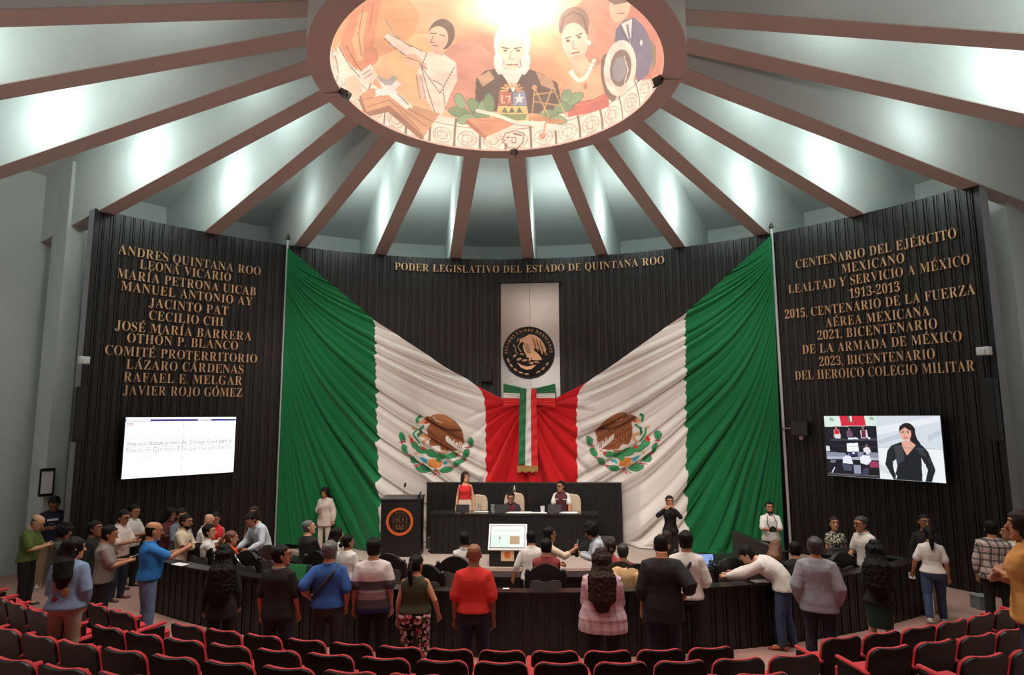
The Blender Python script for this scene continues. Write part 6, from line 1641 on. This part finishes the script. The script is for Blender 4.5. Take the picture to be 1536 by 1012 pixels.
H = p['H']; mb = MB(); mb.tube([p['fr'](H*.315, H*.04, H*.02), p['fr'](H*.315, H*.045, -H*.04), p['fr'](H*.25, H*.03, -H*.085), p['fr'](H*.12, -H*.06, -H*.09)], .022, 8, flat=.4); mb.build('strap', RUBBER, p['t'])
person('person in a white shirt, jeans and tan shoes bending over the curved desk', None, 1.76, 62, foot=(1180, 972), w=1.08, lean=66, hpitch=55, arms=((.10, .50, .56), (.10, .50, .54)), top='white', sleeve=1, hem=.50, loose=.018, bottom='jeans', shoe='tan', hcol='black', skin='light', step=(.02, -.05), near=True)
person('person in a slate blue-grey shirt and dark jeans, hands in pockets, seen from behind', (1222, 805), 1.82, -20, w=1.18, arms=('pocket', 'pocket'), top='slate', sleeve=1, hem=.45, loose=.022, bottom='darkjeans', hcol='dark_grey', hpitch=-4, collar=True, near=True)
person('person with black curls, black top and bottle green skirt, seen from behind', (1312, 814), 1.68, -24, sex='f', w=1.08, arms=('belly', 'belly'), top='black', sleeve=1, hem=.50, bottom='green_skirt', kind='skirt', hair='long_curly', skin='light', near=True)
p = person('person with a ponytail in a white T-shirt and jeans walking towards the wall', (1393, 789), 1.63, -24, sex='f', w=1.12, arms=((.17, .05, .50), 'down'), top='white', sleeve=.5, hem=.53, bottom='jeans', shoe='white', hair='ponytail', step=(-.12, .12), near=True)
paper_for(p, 'crumpled white paper in the hand of the person walking away', 'l', (.10, .03, .11), .6)
person('person in a dark jacket standing against the right wall panel, facing the hall', (1385, 771), 1.74, 172, arms=('down', 'down'), top='black', sleeve=1, bottom='khaki', shoe='black', hair='shaved', skin='brown')
person('person in a plaid shirt and black trousers near the right wall, seen from behind', (1486, 780), 1.76, -28, w=1.12, arms=('down', 'down'), top='plaid', sleeve=1, hem=.46, loose=.02, bottom='black', hcol='black', near=True)
person('dark-haired person in a white top, mostly hidden behind the plaid shirt', (1513, 787), 1.62, 75, sex='f', arms=('belly', 'belly'), top='white', sleeve=.5, bottom='black', hair='bun')
person('person in a mustard yellow blouse with folded arms at the right edge, nearest of all', (1537, 764), 1.64, 52, floor=1.15, sex='f', w=1.40, arms=('cross', 'cross'), top='mustard', sleeve=.16, hem=.47, loose=.022, bottom='darkblue', hair='long', hcol='brown', skin='tan', near=True)
# ---- seated and standing behind the curved desk
person('bald person in a black shirt seated below the person in a linen suit', (461, 780), 1.76, -25, pose='sit', w=1.12, hyaw=-30, hpitch=-6, arms=('lap', 'lap'), top='black', sleeve=.6, bottom='black', hair='shaved', hcol='grey', skin='light')
person('dark-haired person in a white top seated in front of the green flag', (505, 791), 1.60, -20, sex='f', pose='sit', hyaw=-35, arms=('lap', 'lap'), top='white', sleeve=.6, bottom='black', hair='long')
person('person in a loose white blouse seated behind the grey-haired person in blue', (521, 802), 1.62, -15, sex='f', w=1.08, pose='sit', hyaw=-25, arms=('chest', 'chest'), top='white', sleeve=.55, hem=.46, loose=.022, bottom='darkjeans', hair='bun', near=True)
person('dark-haired person in a white shirt with pale blue collar seated left of the kiosk', (697, 797), 1.70, 2, pose='sit', arms=('lap', 'lap'), top='white', sleeve=.6, bottom='black', collar='paleblue')
person('dark-haired person in a white polo seated with one arm down, beside the maroon shirt', (797, 796), 1.64, 6, w=1.16, pose='sit', lean=8, hpitch=6, arms=((.19, .06, .50), 'table'), top='white', sleeve=.6, bottom='black', collar=True)
person('person in a brick maroon shirt seated in a carved chair with back turned', (819, 807), 1.74, 0, pose='sit', w=1.20, arms=('lap', 'lap'), top='brick', sleeve=1, bottom='black', hcol='black', collar=True, near=True)
p = person('person with glasses in a beige shirt holding up a phone before the presidium table', (823, 790), 1.60, -70, w=1.04, hyaw=10, arms=('belly', 'raise'), top='beige', sleeve=.6, bottom='black', glasses=True, collar=True)
phone_for(p, 'phone raised by the person with glasses in the beige shirt', 'r', .2)
p = person('person in a pale blue shirt looking down at a camera in front of the stage', (882, 786), 1.64, 95, w=1.04, lean=8, hpitch=30, arms=('phone', 'phone'), top='paleblue', sleeve=1, bottom='black', hair='bushy', hcol='black', collar=True)
camera_for(p, 'black camera held by the person in the pale blue shirt')
person('person in a pink top seated left of the wine red shirt', (916, 809), 1.58, 0, sex='f', pose='sit', arms=('lap', 'lap'), top='pink', sleeve=.5, bottom='black', hair='bun', hcol='brown')
person('grey-haired person in a wine red shirt seated by the beige jacket', (934, 815), 1.62, -5, pose='sit', seat=.47, w=1.12, arms=('lap', 'lap'), top='wine', sleeve=.6, bottom='black', hcol='dark_grey')
person('person seated behind the bald head, only dark hair showing', (1000, 796), 1.62, -15, sex='f', pose='sit', arms=('lap', 'chest'), top='darkgrey', sleeve=.6, bottom='black', hair='long', hcol='brown', skin='light')
person('person with long auburn hair bent forward beside the bending person in white', (1164, 811), 1.64, -35, sex='f', pose='sit', lean=22, hpitch=25, arms=('lap', 'lap'), top='black', sleeve=.6, bottom='black', hair='long', hcol='auburn', skin='light')
person('dark-haired person seated right of the auburn hair', (1192, 812), 1.64, -15, pose='sit', lean=10, arms=('lap', 'lap'), top='black', sleeve=.6, bottom='black', hcol='black')
person('smiling person in a floral dark top behind the black counter', (1250, 775), 1.58, 172, sex='f', arms=('belly', 'belly'), top='floraltop', sleeve=.3, bottom='black', hair='bun', hcol='brown', skin='tan', hpitch=-8)
person('person with glasses in a white polo leaning on the black counter', (1291, 774), 1.72, 112, w=1.10, lean=10, hpitch=4, hyaw=-10, arms=('table', 'table'), top='white', sleeve=.5, hem=.48, bottom='black', hcol='dark_grey', glasses=True, collar=True, skin='tan')
p = person('bearded person in a white shirt with a camera before the right green flag', (1154, 752), 1.62, 168, w=1.12, arms=('phone', 'phone'), top='white', sleeve=.55, hem=.48, bottom='black', hcol='black', beard=True, collar=True)
camera_for(p, 'black camera held by the bearded person before the flag')
# ---- on the stage
p = person('person in a pale linen suit reading a paper in front of the left green flag', (487, 731), 1.60, 172, floor=.2, sex='f', hpitch=16, arms=((.16, .02, .48), 'chest'), top='linen', sleeve=1, hem=.40, loose=.022, bottom='linen', hair='long', skin='tan', shoe='white')
paper_for(p, 'small white paper in the hand of the person in linen', 'r', (.15, .006, .10), .5)
mb = MB(); H = p['H']; mb.tube([p['fr'](H*.31, -.06, .06), p['fr'](H*.24, -.03, H*.085), p['fr'](H*.19, 0, H*.085), p['fr'](H*.24, .03, H*.085), p['fr'](H*.31, .06, .06)], .006, 6); mb.build('lanyard', BLACK, p['t'])
person('person in a black suit signing with both hands raised in front of the white stripe', (1004, 743), 1.55, 182, floor=.2, sex='f', arms=((.03, .13, .84), (.10, .15, .84)), top='black', sleeve=1, hem=.48, bottom='black', hair='bun', skin='tan')
person('person in a red tank top and cream trousers standing behind the presidium table', (698, 707), 1.72, 176, floor=.45, sex='f', w=1.04, hyaw=38, arms=('down', 'down'), top='redtop', sleeve=0, hem=.59, bottom='cream', hair='long', hcol='brown', skin='light', Y=8.0, neckline=.80)
person('person in a maroon vest seated and writing at the presidium table', (766, 738), 1.72, 178, pose='sit', floor=.45, w=1.08, lean=16, hpitch=14, arms=((.18, .20, .53), (.10, .22, .53)), top='navy', sleeve=1, bottom='black', vest='vest', hcol='black', skin='tan', Y=8.0, glasses=True)
p = person('person with glasses in a maroon vest over white leaning on the presidium table', (841, 721), 1.68, 172, floor=.45, w=1.10, lean=12, hpitch=4, hyaw=-28, arms=((.14, .20, .485), (.14, .20, .485)), top='white', sleeve=.45, bottom='black', vest='vest', hcol='black', skin='tan', glasses=True, collar='vest', Y=8.0)
H = p['H']
for x, w_ in ((-.10, .10), (.10, .08)):
    q = MB().box((0, 0, 0), (w_, .006, .02)); q.build('chest_print', WHITEPL, p['t'], p['fr'](H*.235, x, H*.066+.038), smooth=False)

# ------------------------------------------------------------------ turn the remeshed and thickened shapes into plain meshes
def bake():
    dg = bpy.context.evaluated_depsgraph_get(); dg.update()
    todo = [o for o in bpy.data.objects if o.type == 'MESH' and len(o.modifiers)]
    new = []
    for o in todo:
        me = bpy.data.meshes.new_from_object(o.evaluated_get(dg)); new.append((o, me))
    for o, me in new:
        nm = o.data.name; old = o.data; remesh = any(md.type == 'REMESH' for md in o.modifiers)
        o.modifiers.clear(); o.data = me; me.name = nm
        if remesh: me.polygons.foreach_set('use_smooth', [True]*len(me.polygons))
bake()
